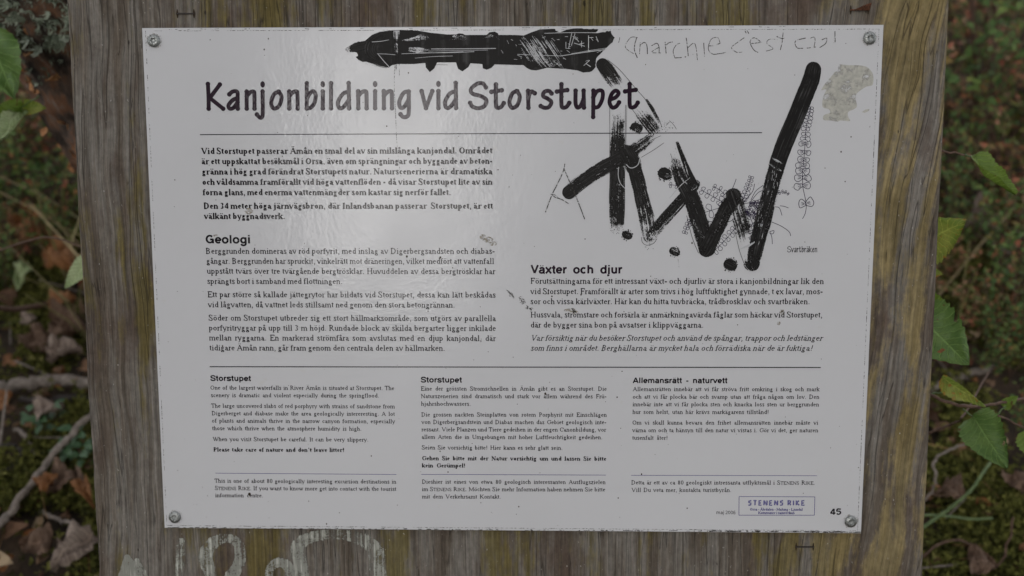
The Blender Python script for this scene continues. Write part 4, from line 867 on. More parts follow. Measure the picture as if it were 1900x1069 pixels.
# stains
def stain(fl):
    o = [(620, 75), (640, 70), (700, 76), (750, 75), (800, 82), (830, 100), (855, 140), (852, 205), (815, 215), (780, 235), (745, 265), (740, 300), (748, 345), (730, 365), (690, 385), (690, 415), (702, 445), (640, 440), (620, 448), (570, 440), (527, 437), (530, 405), (570, 390), (560, 365), (520, 350), (525, 285), (545, 235), (512, 240), (550, 180), (575, 155), (600, 122), (622, 110)]
    p = [B(1380 + x / 3.562, 100 + y / 3.562) for x, y in smooth(o + [o[0]], 3)[:-1]]; fl.poly([(q.x, q.y) for q in p])
    p = [B(1380 + x / 3.562, 100 + y / 3.562) for x, y in [(780, 385), (805, 368), (832, 365), (825, 378), (800, 390)]]; fl.poly([(q.x, q.y) for q in p])
blot('lichen_stain', stain, 'stain', Z1)
if True:
    for x, y, w_, h_ in [(905, 445, 14, 8), (896, 440, 8, 7), (915, 452, 9, 6), (1058, 576, 16, 5), (1068, 580, 8, 5), (1451, 579, 6, 7), (1445, 600, 5, 5), (400, 437, 6, 3), (462, 392, 10, 8)]:
        p = B(x, y); fl = Flat(Z2); fl.poly([(p.x + w_ * .75 * PX * math.cos(a) * (1 + .35 * noise.noise((a * 2, x, 0))), p.y + h_ * .75 * PX * math.sin(a) * (1 + .35 * noise.noise((a * 2, y, 5)))) for a in [i * .349 for i in range(18)]]); fl.build('brown_smudge', M['dirtb'], sign)
def specks(fl):
    random.seed(11)
    for k in range(170):
        x = random.uniform(310, 1595); y = random.uniform(60, 970); p = B(x, y); r = abs(random.gauss(0, .5)) + .35
        fl.disc(p.x, p.y, r * PX, 6, r * PX * random.uniform(.6, 1.5))
    for x, y, r in [(1145, 737, 1.4), (1147, 924, 1.3), (924, 315, 1.2), (606, 972, 1.4), (498, 72, 1.2), (463, 917, 3), (524, 290, 1), (1284, 451, 1.6), (830, 604, 1.4), (840, 497, 1.2), (1078, 547, 1.5), (1443, 545, 1.8), (755, 476, 2), (817, 478, 2), (420, 631, 1.3), (1451, 578, 1.7), (1024, 550, 1.6), (1208, 385, 1), (1568, 337, 1.2), (1579, 254, 1.2), (689, 846, 1.2), (1017, 545, 1.4), (1275, 943, 1.3), (390, 74, 1), (664, 99, 1.4)]:
        p = B(x, y); fl.disc(p.x, p.y, r * PX, 7, r * 1.2 * PX)
blot('dirt_specks', specks, 'dirt', Z2).update_tag()
def bits(fl):                         # dry moss bits stuck to the sheet
    random.seed(3)
    for x, y, l in [(945, 543, 15), (966, 555, 13), (980, 569, 9), (1063, 575, 9)]:
        for k in range(16):
            a = .75 + random.gauss(0, .5); u = random.uniform(-.5, .5) * l
            c = (x + u * math.cos(.75), y + u * math.sin(.75)); fl.line([c, (c[0] + 4 * math.cos(a), c[1] + 4 * math.sin(a)), (c[0] + 6 * math.cos(a + .4), c[1] + 6 * math.sin(a + .4))], .8, 0)
blot('dry_moss_bit', bits, 'scratch', Z4)
# ---------------------------------------------------------------- ground and litter
M.update(
    soil=mat_noise('forest_soil', [(.25, (.016, .011, .007)), (.45, (.04, .027, .017)), (.6, (.08, .052, .032)), (.75, (.07, .062, .022))], 14, .95, 1.0, .01),
    litter=mat_tone('dead_leaf', [(0, (.055, .028, .016)), (.3, (.14, .075, .042)), (.55, (.25, .155, .095)), (.75, (.27, .10, .03)), (.9, (.42, .32, .20)), (1, (.18, .035, .018))], .7, .15),
    moss=mat_tone('moss', [(0, (.045, .048, .014)), (.4, (.125, .132, .030)), (.75, (.21, .21, .048)), (1, (.33, .31, .10))], .9, .25),
    needle=mat_tone('dry_needle', [(0, (0.168, 0.084, 0.035)), (.6, (0.350, 0.196, 0.084)), (1, (0.476, 0.308, 0.154))], .7),
    shrub_g=mat_tone('bilberry_leaf', [(0, (0.061, 0.105, 0.032)), (.45, (0.105, 0.184, 0.049)), (.78, (0.175, 0.245, 0.061)), (.9, (0.280, 0.193, 0.061)), (1, (0.333, 0.088, 0.052))], .5, .3),
    shrub_r=mat_tone('reddening_leaf', [(0, (.09, .11, .034)), (.4, (.19, .21, .06)), (.62, (.33, .18, .085)), (.85, (.44, .14, .085)), (1, (.50, .36, .22))], .55, .3),
    grass=mat_tone('dry_grass_blade', [(0, (.10, .13, .03)), (.4, (.22, .20, .08)), (.8, (.42, .34, .19)), (1, (.30, .22, .12))], .7, .2),
    cowberry=mat_tone('glossy_evergreen_leaf', [(0, (0.056, 0.119, 0.049)), (1, (0.140, 0.266, 0.119))], .22, .1),
    bark=mat_noise('flaking_pine_bark', [(.32, (.010, .007, .006)), (.42, (.040, .027, .020)), (.50, (.11, .072, .052)), (.58, (.19, .085, .042)), (.66, (.20, .17, .14)), (.78, (.06, .04, .03))], 42, .9, 1.0, .010, 8, stretch=(1, 1, .5)),
    bark_flake=mat_noise('orange_bark_flake', [(.3, (0.175, 0.069, 0.025)), (.55, (0.425, 0.200, 0.075)), (.75, (0.525, 0.325, 0.163))], 60, .75, .6, .002),
    lichen=mat_tone('grey_green_lichen', [(0, (.16, .19, .13)), (.5, (.31, .36, .27)), (1, (.46, .50, .40))], .9, .1, 200),
    leaf_a=mat_leaf('green_leaf', (.12, .20, .025), (.19, .28, .045)), leaf_b=mat_leaf('blue_green_leaf', (.075, .150, .030), (.13, .215, .05), trans=.2, spot=.69),
    leaf_c=mat_leaf('yellow_green_leaf', (0.163, 0.250, 0.037), (0.300, 0.325, 0.062), (0.375, 0.200, 0.037), spot=.62), leaf_p=mat_leaf('pale_green_leaf', (0.325, 0.425, 0.188), (0.475, 0.550, 0.300), trans=.3, spot=.75),
    dead=mat_leaf('brown_dead_leaf', (.10, .055, .033), (.19, .12, .08), (.07, .035, .02), .12, .64, .75), dead_o=mat_leaf('rusty_dead_leaf', (.20, .08, .025), (.33, .15, .055), (.08, .03, .015), .2, .66, .6),
    dead_g=mat_leaf('grey_dead_leaf', (.17, .12, .095), (.30, .235, .19), (.07, .045, .035), .1, .68, .8),
)
n = 220; xs = np.linspace(-3.4, 3.4, n); ys = np.linspace(-1.4, 5.6, n)
V = [(x, y, gh(x, y) + .006 * noise.noise((x * 22, y * 22, 0))) for y in ys for x in xs]
F = [(j * n + i, j * n + i + 1, (j + 1) * n + i + 1, (j + 1) * n + i) for j in range(n - 1) for i in range(n - 1)]
# carried on outwards to the horizon in widening rings
def ring_pt(t, k):
    s_, u = divmod(t * 4, 1.0); s_ = int(s_) % 4; x0, x1, y0, y1 = -3.4, 3.4, -1.4, 5.6
    p = [(x0 + (x1 - x0) * u, y0), (x1, y0 + (y1 - y0) * u), (x1 - (x1 - x0) * u, y1), (x0, y1 - (y1 - y0) * u)][s_]
    cx, cy = 0, 2.1; return cx + (p[0] - cx) * k, cy + (p[1] - cy) * k
NR = 160; b = len(V); ks = [1.0, 1.25, 1.6, 2.2, 3.2, 5, 9, 18, 40, 90]
for k in ks:
    for i in range(NR):
        x, y = ring_pt(i / NR, k * .999 if k == 1 else k); V.append((x, y, (gh(x, y) if k < 6 else 0) - (.004 if k == 1 else 0) + (.25 * noise.noise((x * .15, y * .15, 2)) * min(1, (k - 1) * .5) if k > 1 else 0)))
for r in range(len(ks) - 1):
    for i in range(NR): F.append((b + r * NR + i, b + r * NR + (i + 1) % NR, b + (r + 1) * NR + (i + 1) % NR, b + (r + 1) * NR + i))
tag(link('ground', mesh('ground', V, F, True), M['soil']), kind='structure')

def rotm(yaw, pitch, roll):
    cy, sy, cp, sp, cr, sr = np.cos(yaw), np.sin(yaw), np.cos(pitch), np.sin(pitch), np.cos(roll), np.sin(roll)
    o = np.zeros_like(yaw); l = np.ones_like(yaw)
    def mk(*r): return np.stack([np.stack(q, -1) for q in r], -2)
    Z = mk((cy, -sy, o), (sy, cy, o), (o, o, l)); Y = mk((cp, o, sp), (o, l, o), (-sp, o, cp)); X = mk((l, o, o), (o, cr, -sr), (o, sr, cr))
    return Z @ Y @ X
def scatter_mesh(name, tv, tf, pos, rot, sc, tone, tuv=None, smooth_=False):
    tv = np.array(tv, float); N = len(pos); nv = len(tv)
    Vn = np.einsum('nij,vj->nvi', rot, tv) * np.asarray(sc).reshape(N, 1, -1) + pos[:, None, :]
    me = bpy.data.meshes.new(name); tf = np.array(tf); nf, k = tf.shape
    Fn = (tf[None] + (np.arange(N) * nv)[:, None, None]).reshape(-1)
    me.vertices.add(N * nv); me.vertices.foreach_set('co', Vn.astype(np.float32).ravel())
    me.loops.add(len(Fn)); me.loops.foreach_set('vertex_index', Fn.astype(np.int32))
    me.polygons.add(N * nf); me.polygons.foreach_set('loop_start', (np.arange(N * nf) * k).astype(np.int32))
    me.update(calc_edges=True)
    at = me.attributes.new('tone', 'FLOAT', 'POINT'); at.data.foreach_set('value', np.repeat(tone, nv).astype(np.float32))
    return me
def leafgrid(L, W, curl=.15, fold=.25, n=6, wav=0.0, seed=0, tip=1.0, serr=0.0):
    """a leaf along +x, its upper side +z: vertices, quads and uvs"""
    V = []; F = []; UV = []; c = 5 if n < 8 else 9
    for i in range(n + 1):
        t = i / n; e = (1 - t) ** .16 * t ** .10 if 0 < t < 1 else 0
        wd = W / 2 * max(0.0, math.sin(math.pi * t ** .66)) ** .72 * (1 + (serr if i % 2 else -serr)) if 0 < t < 1 else 0.0
        wd = max(wd, W * .012)
        for j in range(c):
            v = -1 + 2 * j / (c - 1); ed_ = abs(v) ** 3
            wj = wd * (1 + ed_ * (.30 * wav * noise.noise((t * 7 + seed, v * 2, 4.4)) * (2 if n >= 8 else 1)))
            z = abs(v) ** 1.3 * wj * fold - curl * L * (t - .4) ** 2 + wav * L * (noise.noise((t * 2.5 + seed, v * 1.6, seed * 1.7)) + .45 * noise.noise((t * 7 + seed, v * 4, seed * 2.7)))
            V.append((t * L - (ed_ * wd * .30 if 0 < i < n else 0), v * wj * math.cos(fold * .8), z)); UV.append((t, v))
    for i in range(n):
        for j in range(c - 1): F.append((i * c + j, (i + 1) * c + j, (i + 1) * c + j + 1, i * c + j + 1))
    return V, F, UV
def uvmesh(name, V, F, UV):
    me = mesh(name, V, F, True); l = me.uv_layers.new(name='UVMap'); idx = np.zeros(len(me.loops), dtype=np.int32); me.loops.foreach_get('vertex_index', idx)
    l.data.foreach_set('uv', np.array(UV, dtype=np.float32)[idx].ravel()); return me
def ground_pos(N, x0, x1, y0, y1, lift, dens=None):
    p = []
    while len(p) < N:
        x, y = rng.uniform(x0, x1), rng.uniform(y0, y1)
        if dens is not None and dens(x, y) < rng.random(): continue
        p.append((x, y, gh(x, y) + rng.uniform(*lift)))
    return np.array(p)
ML, MR = G(60, 860), G(1830, 980)
def mossf(x, y):
    b_ = .16 * math.exp(-((x - ML.x) ** 2 + (y - ML.y) ** 2) / .05) + .16 * math.exp(-((x - MR.x) ** 2 + (y - MR.y) ** 2) / .05)
    return min(1, max(.04, (noise.noise((x * 7.1 + 5, y * 7.1, 1)) - .04 + b_) * 4))
# dead leaves lying everywhere
for k in range(3):
    tv, tf, _ = leafgrid(1, .62 + .1 * k, .5 - .3 * k, .3, 5, .22, k * 3.3)
    N = 5500; pos = ground_pos(N, -3.0, 3.0, .3, 4.6, (.004, .032), lambda x, y: 1.15 - .75 * mossf(x, y))
    me = scatter_mesh('leaf_litter', tv, tf, pos, rotm(rng.uniform(0, 6.28, N), rng.normal(0, .35, N), rng.normal(0, .45, N) + (rng.random(N) < .35) * math.pi), rng.uniform(.014, .040, N), rng.random(N))
    me.polygons.foreach_set('use_smooth', [True] * len(me.polygons)); tag(link('leaf_litter', me, M['litter']), kind='stuff')
# moss: small stars of leaflets
tv = []; tf = []
for i in range(4):
    a = i * 1.5708; r = 1.0; tv += [(.16 * math.cos(a + 1.3), .16 * math.sin(a + 1.3), .0), (.16 * math.cos(a - 1.3), .16 * math.sin(a - 1.3), .0), (r * math.cos(a), r * math.sin(a), .55), (.5 * math.cos(a + .35), .5 * math.sin(a + .35), .75)]; tf += [(4 * i, 4 * i + 1, 4 * i + 2), (4 * i, 4 * i + 2, 4 * i + 3)]
N = 125000; pos = np.concatenate([ground_pos(85000, -1.3, 1.3, .65, 1.9, (.0, .030), mossf), ground_pos(40000, -2.4, 2.4, .3, 3.4, (.0, .022), mossf)])
tag(link('moss', scatter_mesh('moss', tv, tf, pos, rotm(rng.uniform(0, 6.28, N), rng.normal(0, .5, N), rng.normal(0, .5, N)), rng.uniform(.0035, .009, N), np.clip(rng.normal(.45, .25, N) + (pos[:, 2] - pos[:, 2].mean()) * 3, 0, 1)), M['moss']), kind='stuff')
# dry pine needles
tv = [(0, -.012, 0), (0, .012, 0), (0, 0, .02), (1, -.004, 0), (1, .004, 0), (1, 0, .01)]; tf = [(0, 3, 5, 2), (2, 5, 4, 1), (1, 4, 3, 0)]
N = 6000; pos = ground_pos(N, -2.6, 2.6, .15, 4, (.012, .035))
tag(link('dry_needles', scatter_mesh('dry_needles', tv, tf, pos, rotm(rng.uniform(0, 6.28, N), rng.normal(0, .25, N), rng.uniform(0, 6.28, N)), rng.uniform(.03, .06, N), rng.random(N)), M['needle']), kind='stuff')
# fine twigs in the litter
N = 700; pos = ground_pos(N, -2.6, 2.6, .15, 4, (.01, .04))
me = scatter_mesh('fallen_twigs', np.array(tv) * (1, 2.2, 2.2), tf, pos, rotm(rng.uniform(0, 6.28, N), rng.normal(0, .2, N), rng.uniform(0, 6.28, N)), rng.uniform(.03, .09, N), rng.random(N)); tag(link('fallen_twigs', me, M['grey_twig']), kind='stuff')
# dry grass standing between the shrubs
tvg = [(0, -.5, 0), (0, .5, 0), (.35, -.4, .52), (.35, .4, .52), (.75, -.25, .85), (.75, .25, .85), (1.15, 0, .98)]; tvg = np.array(tvg) * (1, .022, 1); N = 5200
pos = ground_pos(N, -2.8, 2.8, 1.15, 4.6, (-.01, .0), lambda x, y: min(1, max(.05, .35 + 2.2 * noise.noise((x * 2.7, y * 2.7, 9)))))
me = scatter_mesh('dry_grass', tvg, [(0, 1, 3, 2), (2, 3, 5, 4), (4, 5, 6, 6)][:2], pos, rotm(rng.uniform(0, 6.28, N), rng.normal(-.15, .3, N), rng.normal(0, .25, N)), rng.uniform(.08, .22, N), rng.random(N)); tag(link('dry_grass', me, M['grass']), kind='stuff')

# ---------------------------------------------------------------- leaves placed one by one
def put_leaf(name, base, tipp, W, m, parent=None, face=None, roll=0.0, curl=.15, fold=.3, wav=.09, serr=.05, n=22, seed=None, holes=0):
    """leaf from point base to point tip (world), its upper side turned towards the camera unless told"""
    base, tipp = Vector(base), Vector(tipp); x = (tipp - base); L = x.length; x.normalize()
    z = face if face is not None else (CM.translation - (base + tipp) / 2); z = (z - x * z.dot(x)).normalized()
    z = Matrix.Rotation(roll, 3, x) @ z; y = z.cross(x); R3 = Matrix((x, y, z)).transposed().to_4x4(); R3.translation = base
    V, F, UV = leafgrid(L, W, curl, fold, n, wav, random.random() * 20 if seed is None else seed, serr=serr)
    if holes:
        rs = random.Random(seed or 1)
        for _ in range(holes): F.pop(rs.randrange(len(F) // 3, len(F)))
    o = link(name, uvmesh(name, V, F, UV), m)
    if parent: o.parent = parent; o.matrix_world = R3; o.matrix_parent_inverse = Matrix(); o.matrix_local = parent.matrix_world.inverted() @ R3
    else: o.matrix_world = R3
    return o
def put_tube(name, pts, rad, m, parent=None, n=7):
    root = parent.matrix_world.inverted() if parent else Matrix.Translation(-Vector(pts[0]))
    V, F = tube([root @ Vector(p) for p in pts], rad, n)
    o = link(name, mesh(name, V, F, True), m, parent)
    if not parent: o.location = pts[0]
    return o
def curve(pts, seg=5, jit=.0):
    pts = [Vector(p) for p in pts]; out = []
    for i in range(len(pts) - 1):
        p0, p1, p2, p3 = pts[max(i - 1, 0)], pts[i], pts[i + 1], pts[min(i + 2, len(pts) - 1)]
        for k in range(seg):
            t = k / seg; out.append(.5 * (2 * p1 + (p2 - p0) * t + (2 * p0 - 5 * p1 + 4 * p2 - p3) * t * t + (3 * p1 - p0 - 3 * p2 + p3) * t ** 3) + Vector([random.uniform(-jit, jit) for _ in range(3)]))
    return out + [pts[-1]]
def taper(n, a, b): return [a + (b - a) * i / (n - 1) for i in range(n)]
bpy.context.view_layer.update()
# the birch branches on the right
bb = G(1690, 900); sap = empty('birch_sapling', loc=bb, label='green birch twigs with toothed leaves reaching out from behind the board on the right', cat='sapling')
bpy.context.view_layer.update()
st = curve([bb, P(1640, 900, 1.25), P(1650, 740, 1.10), P(1640, 560, 1.03), P(1660, 300, 1.0), P(1660, 120, 1.0)], 5, .001); put_tube('stem', st, taper(len(st), .006, .002), M['twig'], sap)
def twig(pts, a, b, m='twig', name='branch', par=sap): c = curve(pts, 5, .0006); return put_tube(name, c, taper(len(c), a, b), M[m], par)
twig([P(1650, 690, 1.06), P(1725, 732, 1.03), P(1770, 750, 1.02), P(1820, 753, 1.03), P(1870, 745, 1.05), P(1960, 730, 1.1)], .0017, .0014)
twig([P(1778, 751, 1.02), P(1810, 757, 1.03), P(1850, 770, 1.05), P(1905, 797, 1.08), P(1960, 820, 1.1)], .0012, .0009)
twig([P(1655, 240, 1.0), P(1745, 279, .98), P(1775, 284, .98), P(1790, 288, .98)], .0011, .0008)
for a, b in [((1790, 288), (1806, 294)), ((1750, 728), (1728, 731)), ((1787, 759), (1806, 774)), ((1852, 769), (1866, 754))]: twig([P(*a, .99 if a[1] < 300 else 1.03), P(*b, .985 if a[1] < 300 else 1.03)], .0008, .0006, 'green_stem', 'leaf_stalk')
twig([P(1650, 850, 1.2), P(1725, 803, 1.14), P(1768, 786, 1.12), P(1790, 768, 1.08), P(1835, 690, 1.3)], .0016, .001)
leaf = lambda b, t, d0, d1, W, m, **k: put_leaf('leaf', P(*b, d0), P(*t, d1), W, M[m], sap, **k)
leaf((1804, 292), (1880, 367), .985, .96, .026, 'leaf_a', roll=-.95, fold=.6, curl=-.25, seed=2)
leaf((1708, 452), (1790, 411), 1.0, .96, .046, 'leaf_c', roll=.1, seed=4, holes=1, curl=.1)
leaf((1700, 500), (1747, 508), 1.0, .98, .018, 'leaf_c', seed=5)
leaf((1700, 565), (1765, 582), 1.03, 1.0, .05, 'leaf_a', roll=.25, seed=6)
leaf((1702, 585), (1798, 676), .985, .955, .053, 'leaf_b', roll=-.1, seed=8, holes=2, curl=.12, fold=.15)
leaf((1747, 700), (1828, 756), 1.02, 1.0, .022, 'leaf_c', roll=.7, fold=.5, seed=9)
leaf((1805, 771), (1868, 868), 1.02, .985, .040, 'leaf_b', roll=.1, seed=12, holes=1, fold=.2)
leaf((1862, 756), (1888, 735), 1.05, 1.04, .012, 'leaf_a', roll=-.3, seed=13)
leaf((1955, 728), (1990, 800), 1.1, 1.06, .035, 'leaf_b', seed=14); leaf((1905, 797), (1960, 870), 1.09, 1.07, .034, 'leaf_a', seed=15)
for k, (px, py) in enumerate([(1600, 200), (1560, 420), (1590, 640), (1500, 330)]): leaf((px + 30, py), (px - 40, py + 60), 1.05, 1.08, .04, 'leaf_a', seed=20 + k)
# leaves on the left
lb = G(110, 560); sl = empty('young_rowan', loc=lb, label='green leafy twigs at the left edge beside the flaking trunk', cat='sapling'); bpy.context.view_layer.update()
st = curve([lb, P(-30, 560, 1.5), P(-60, 300, 1.25), P(-50, 100, 1.15)], 5, .001); put_tube('stem', st, taper(len(st), .005, .002), M['twig'], sl)
leaf = lambda b, t, d0, d1, W, m, **k: put_leaf('leaf', P(*b, d0), P(*t, d1), W, M[m], sl, **k)
leaf((-25, 60), (24, 176), 1.16, 1.1, .050, 'leaf_b', seed=31, fold=.15, serr=.03)
twig([P(-55, 250, 1.24), P(0, 226, 1.2), P(40, 200, 1.18), P(72, 178, 1.16)], .0012, .0008, 'green_stem', 'branch', sl)
leaf((42, 200), (2, 194), 1.18, 1.15, .017, 'leaf_a', seed=33, roll=.4); leaf((40, 202), (84, 200), 1.18, 1.16, .019, 'leaf_c', seed=34, roll=-.3); leaf((43, 203), (-12, 268), 1.18, 1.1, .022, 'leaf_p', seed=35, roll=.8, fold=.5); leaf((20, 214), (-30, 208), 1.2, 1.16, .02, 'leaf_a', seed=36)
o = put_leaf('leaf', P(172, 478, 1.22), P(120, 534, 1.2), .024, M['leaf_p'], sl, seed=37, roll=.3, fold=.35); 
twig([P(-40, 480, 1.4), P(80, 440, 1.26), P(172, 468, 1.22)], .0011, .0008, 'twig', 'branch', sl)

# ---------------------------------------------------------------- the flaking pine
tb = P(262, 170, 1.40); tb = Vector((tb.x + .10 * tb.z, tb.y - .03 * tb.z, 0)); tb.z = gh(tb.x, tb.y)
pine = empty('flaking_pine_trunk', loc=tb, label='dark flaking pine trunk with orange bark edges and grey lichen at the upper left', cat='tree'); bpy.context.view_layer.update()
ZK = P(262, 170, 1.40).z - tb.z
def trunk_mesh(n=150, m=360, H=4.2):
    V = []; F = []
    for j in range(m + 1):
        z = H * j / m
        ax = -.10 * z; ay = .03 * z; r = .097 + .030 * math.exp(-z * 6) + min(.09, max(0, .17 * (z - ZK + .03)))
        for i in range(n):
            a = 2 * math.pi * i / n; dx, dy = math.cos(a), math.sin(a)
            q = (dx * 2.4, dy * 2.4, z * 5)
            d = .010 * abs(noise.noise(q)) ** .7 + .012 * noise.noise((dx * 1.3, dy * 1.3, z * 7 + 3)) + .006 * noise.noise((dx * 7, dy * 7, z * 16)) + .0025 * noise.noise((dx * 18, dy * 18, z * 50))
            plate = noise.cell((dx * 3.1 + 7, dy * 3.1 + 7, z * 11)) * .005
            V.append((ax + dx * (r + d + plate), ay + dy * (r + d + plate), z - .05))
    for j in range(m):
        for i in range(n): F.append((j * n + i, j * n + (i + 1) % n, (j + 1) * n + (i + 1) % n, (j + 1) * n + i))
    return mesh('trunk', V, F, True)
tr = link('trunk', trunk_mesh(), M['bark'], pine)
tvv = np.array([v.co[:] for v in tr.data.vertices]); tnn = np.array([v.normal[:] for v in tr.data.vertices])
# loose flakes of bark, orange at the rim
def on_trunk(N, z0, z1, lift, seed):
    r_ = np.random.default_rng(seed); s_ = np.where((tvv[:, 2] > z0) & (tvv[:, 2] < z1) & (tnn[:, 1] < .35))[0]; i = r_.choice(s_, N); return tvv[i] + tnn[i] * lift, tnn[i], r_
N = 1300; pos, nn, r_ = on_trunk(N * 4, .1, 1.6, .001, 3); k_ = np.where((nn[:, 0] < -.45) | (r_.random(N * 4) < .08))[0][:N]; pos, nn = pos[k_], nn[k_]; N = len(k_)
def frame(nn, r_, tilt=.3):
    n_ = nn + r_.normal(0, tilt, nn.shape); n_ /= np.linalg.norm(n_, axis=1)[:, None]; t = np.cross(n_, r_.normal(0, 1, nn.shape)); t /= np.linalg.norm(t, axis=1)[:, None]
    return np.stack([t, np.cross(n_, t), n_], -1)
tv, tf, _ = leafgrid(1, .7, .5, -.3, 4, .3, 2.0, serr=.12)
tag(link('bark_flakes', scatter_mesh('bark_flakes', tv, tf, pos, frame(nn, r_, .5), r_.uniform(.006, .02, N), r_.random(N)), M['bark_flake'], pine), kind='stuff')
# tufts of lichen: curling forked ribbons
tv = []; tf = []
for a, b, c in [(0, 0, 1), (.9, .3, .7), (-.8, .35, .75), (.35, .8, .6), (-.3, .9, .55), (1.9, .2, .5), (-1.9, .25, .5)]:
    p = [(0, 0, 0)]; d = a
    for k in range(3):
        q = p[-1]; p.append((q[0] + c * .33 * math.sin(d), q[1] + c * .33 * math.cos(d) * (.5 + b), q[2] + c * .25)); d += .5
    for k in range(4):
        w_ = .10 - .02 * k; bq = len(tv); tv += [(p[k][0] - w_, p[k][1], p[k][2]), (p[k][0] + w_, p[k][1], p[k][2] + .06)]
        if k: tf.append((bq - 2, bq - 1, bq + 1, bq))
def lich(N, z0, z1, seed, s0, s1, md=None):
    pos, nn, r_ = on_trunk(N * 4, z0, z1, 0, seed)
    k = [i for i, p in enumerate(pos) if noise.noise((p[0] * 12, p[1] * 12, p[2] * 9)) > md][:N]; pos, nn = pos[k], nn[k]; N = len(k)
    return tag(link('lichen_tuft', scatter_mesh('lichen_tuft', tv, tf, pos, frame(nn, r_, .6), r_.uniform(s0, s1, N), r_.random(N)), M['lichen'], pine), kind='stuff')
LZ = P(60, 30, 1.25).z
lich(2600, LZ, LZ + .4, 5, .008, .018, -.35); lich(520, .1, LZ, 6, .004, .009, .12)
# a snapped stub
c = curve([Vector((-.05, 0, 0)) + P(160, 120, 1.36), P(88, 125, 1.28)], 3); put_tube('branch_stub', c, taper(len(c), .012, .008), M['bark_flake'], pine, 10)

# ---------------------------------------------------------------- sticks, larger leaves and small plants on the ground
def stick(name, pts, a, b, m, label, cat='stick', jit=.002, hs=None):
    P_ = [G(x, y, (hs[i] if hs else .018)) for i, (x, y) in enumerate(pts)]; c = curve(P_, 6, jit); o = put_tube(name, c, [r * (1 + .18 * math.sin(i * 2.3)) for i, r in enumerate(taper(len(c), a, b))], M[m], None, 9)
    return tag(o, label, cat)
stick('fallen_stick', [(-30, 1015), (8, 965), (45, 915), (95, 850), (130, 808), (175, 765), (260, 690)], .0052, .0042, 'grey_twig', 'long pale stick slanting across the moss at the lower left', hs=[.03, .035, .04, .045, .05, .05, .03])
stick('fallen_twig', [(78, 950), (105, 963), (140, 978), (185, 1003), (240, 1030)], .0030, .0022, 'grey_twig', 'short grey twig among moss below the long pale stick', 'twig', hs=[.02, .03, .035, .03, .02])
stick('fallen_branch', [(-40, 718), (30, 716), (95, 705), (170, 712), (260, 720)], .011, .008, 'grey_twig', 'thick dark branch lying left of the board at mid height', 'branch', hs=[.02] * 5)
stick('root_end', [(28, 796), (45, 808), (58, 828), (62, 842)], .004, .0025, 'grey_twig', 'small bent pale root on the moss above the long stick', 'root')
stick('dark_twig', [(-20, 880), (15, 872), (35, 855), (38, 838), (20, 828), (-20, 826)], .004, .004, 'iron', 'dark curved twig in the moss at the left edge', 'twig')
stick('dark_fallen_twig', [(40, 742), (90, 744), (140, 738), (230, 745)], .005, .004, 'iron', 'thin dark twig under the thick fallen branch', 'twig')
stick('bleached_stick', [(1690, 732), (1725, 722), (1765, 712), (1800, 694), (1850, 680)], .0065, .005, 'grey_twig', 'bleached stick lying right of the board behind the birch twigs', hs=[.02] * 5)
stick('lichened_twig', [(1700, 945), (1728, 912), (1737, 890), (1733, 862), (1748, 842), (1790, 825)], .0022, .0014, 'grey_twig', 'bent grey twig with lichen tufts right of the lower board edge', 'twig', hs=[.02, .04, .06, .07, .07, .05])
stick('arching_stem', [(1700, 985), (1730, 966), (1770, 938), (1803, 908), (1822, 880), (1838, 858)], .0025, .0018, 'green_stem', 'arching green bilberry stem low at the right', 'stem', .0005, [.04, .05, .07, .09, .1, .1])
stick('level_stem', [(1700, 955), (1760, 958), (1800, 963), (1842, 962)], .0018, .0014, 'green_stem', 'thin level green stem below the arching one', 'stem', .0005, [.05] * 4)
stick('brown_twig', [(1700, 1040), (1780, 1000), (1850, 1055), (1880, 960)], .0017, .0013, 'twig', 'thin brown twig standing in moss at the lower right corner', 'twig', hs=[.02, .04, .03, .09])
def gleaf(b, t, W, m, label, h0=.03, h1=.035, **k):
    nrm = Vector((random.uniform(-.2, .2), random.uniform(-.35, .1), 1)); tag(put_leaf('dead_leaf', G(*b, h0), G(*t, h1), W, M[m], None, face=nrm, **k), label, 'leaf', 'single dead leaves on the forest floor')
gleaf((170, 985), (90, 1050), 0.0473, 'dead_g', 'crumpled grey dead leaf at the very bottom left beside the board', wav=0.62, curl=.3, n=14, seed=40, h0=.05, h1=.05)
gleaf((95, 1005), (35, 1010), 0.0430, 'dead', 'dark brown rolled dead leaf left of the crumpled grey one', wav=0.55, curl=.8, fold=.6, seed=41, h0=.045, h1=.045)
gleaf((-10, 1050), (25, 1030), 0.0258, 'dead_o', 'small rusty leaf in the bottom left corner', wav=0.35, seed=42)
gleaf((140, 875), (85, 905), 0.0430, 'dead', 'brown leaf with a split in the middle of the lower left moss', wav=0.62, curl=.4, seed=43, h0=.04, h1=.05)
gleaf((72, 906), (108, 880), 0.0301, 'dead_o', 'tan narrow leaf lying over the split brown one', wav=0.45, fold=.6, seed=44, h0=.055, h1=.055)
gleaf((150, 890), (162, 930), 0.0258, 'dead_o', 'orange curled leaf touching the board at the lower left', wav=0.55, fold=.8, curl=.5, seed=45, h0=.05, h1=.05)
gleaf((65, 768), (118, 750), 0.0387, 'dead_g', 'pale grey leaf resting under the dark twig', wav=0.45, seed=46, h0=.045, h1=.045)
gleaf((-5, 745), (22, 728), 0.0430, 'dead_o', 'tan leaf at the left edge below the thick branch', wav=0.45, seed=47, h0=.04, h1=.04)
gleaf((85, 650), (150, 642), 0.0430, 'dead_g', 'pale beige leaf against the board halfway down', wav=0.55, curl=.3, seed=48, h0=.05, h1=.05)
gleaf((55, 615), (78, 650), 0.0430, 'dead', 'grey brown leaf left of the pale beige one', wav=0.55, seed=49, h0=.045, h1=.04)
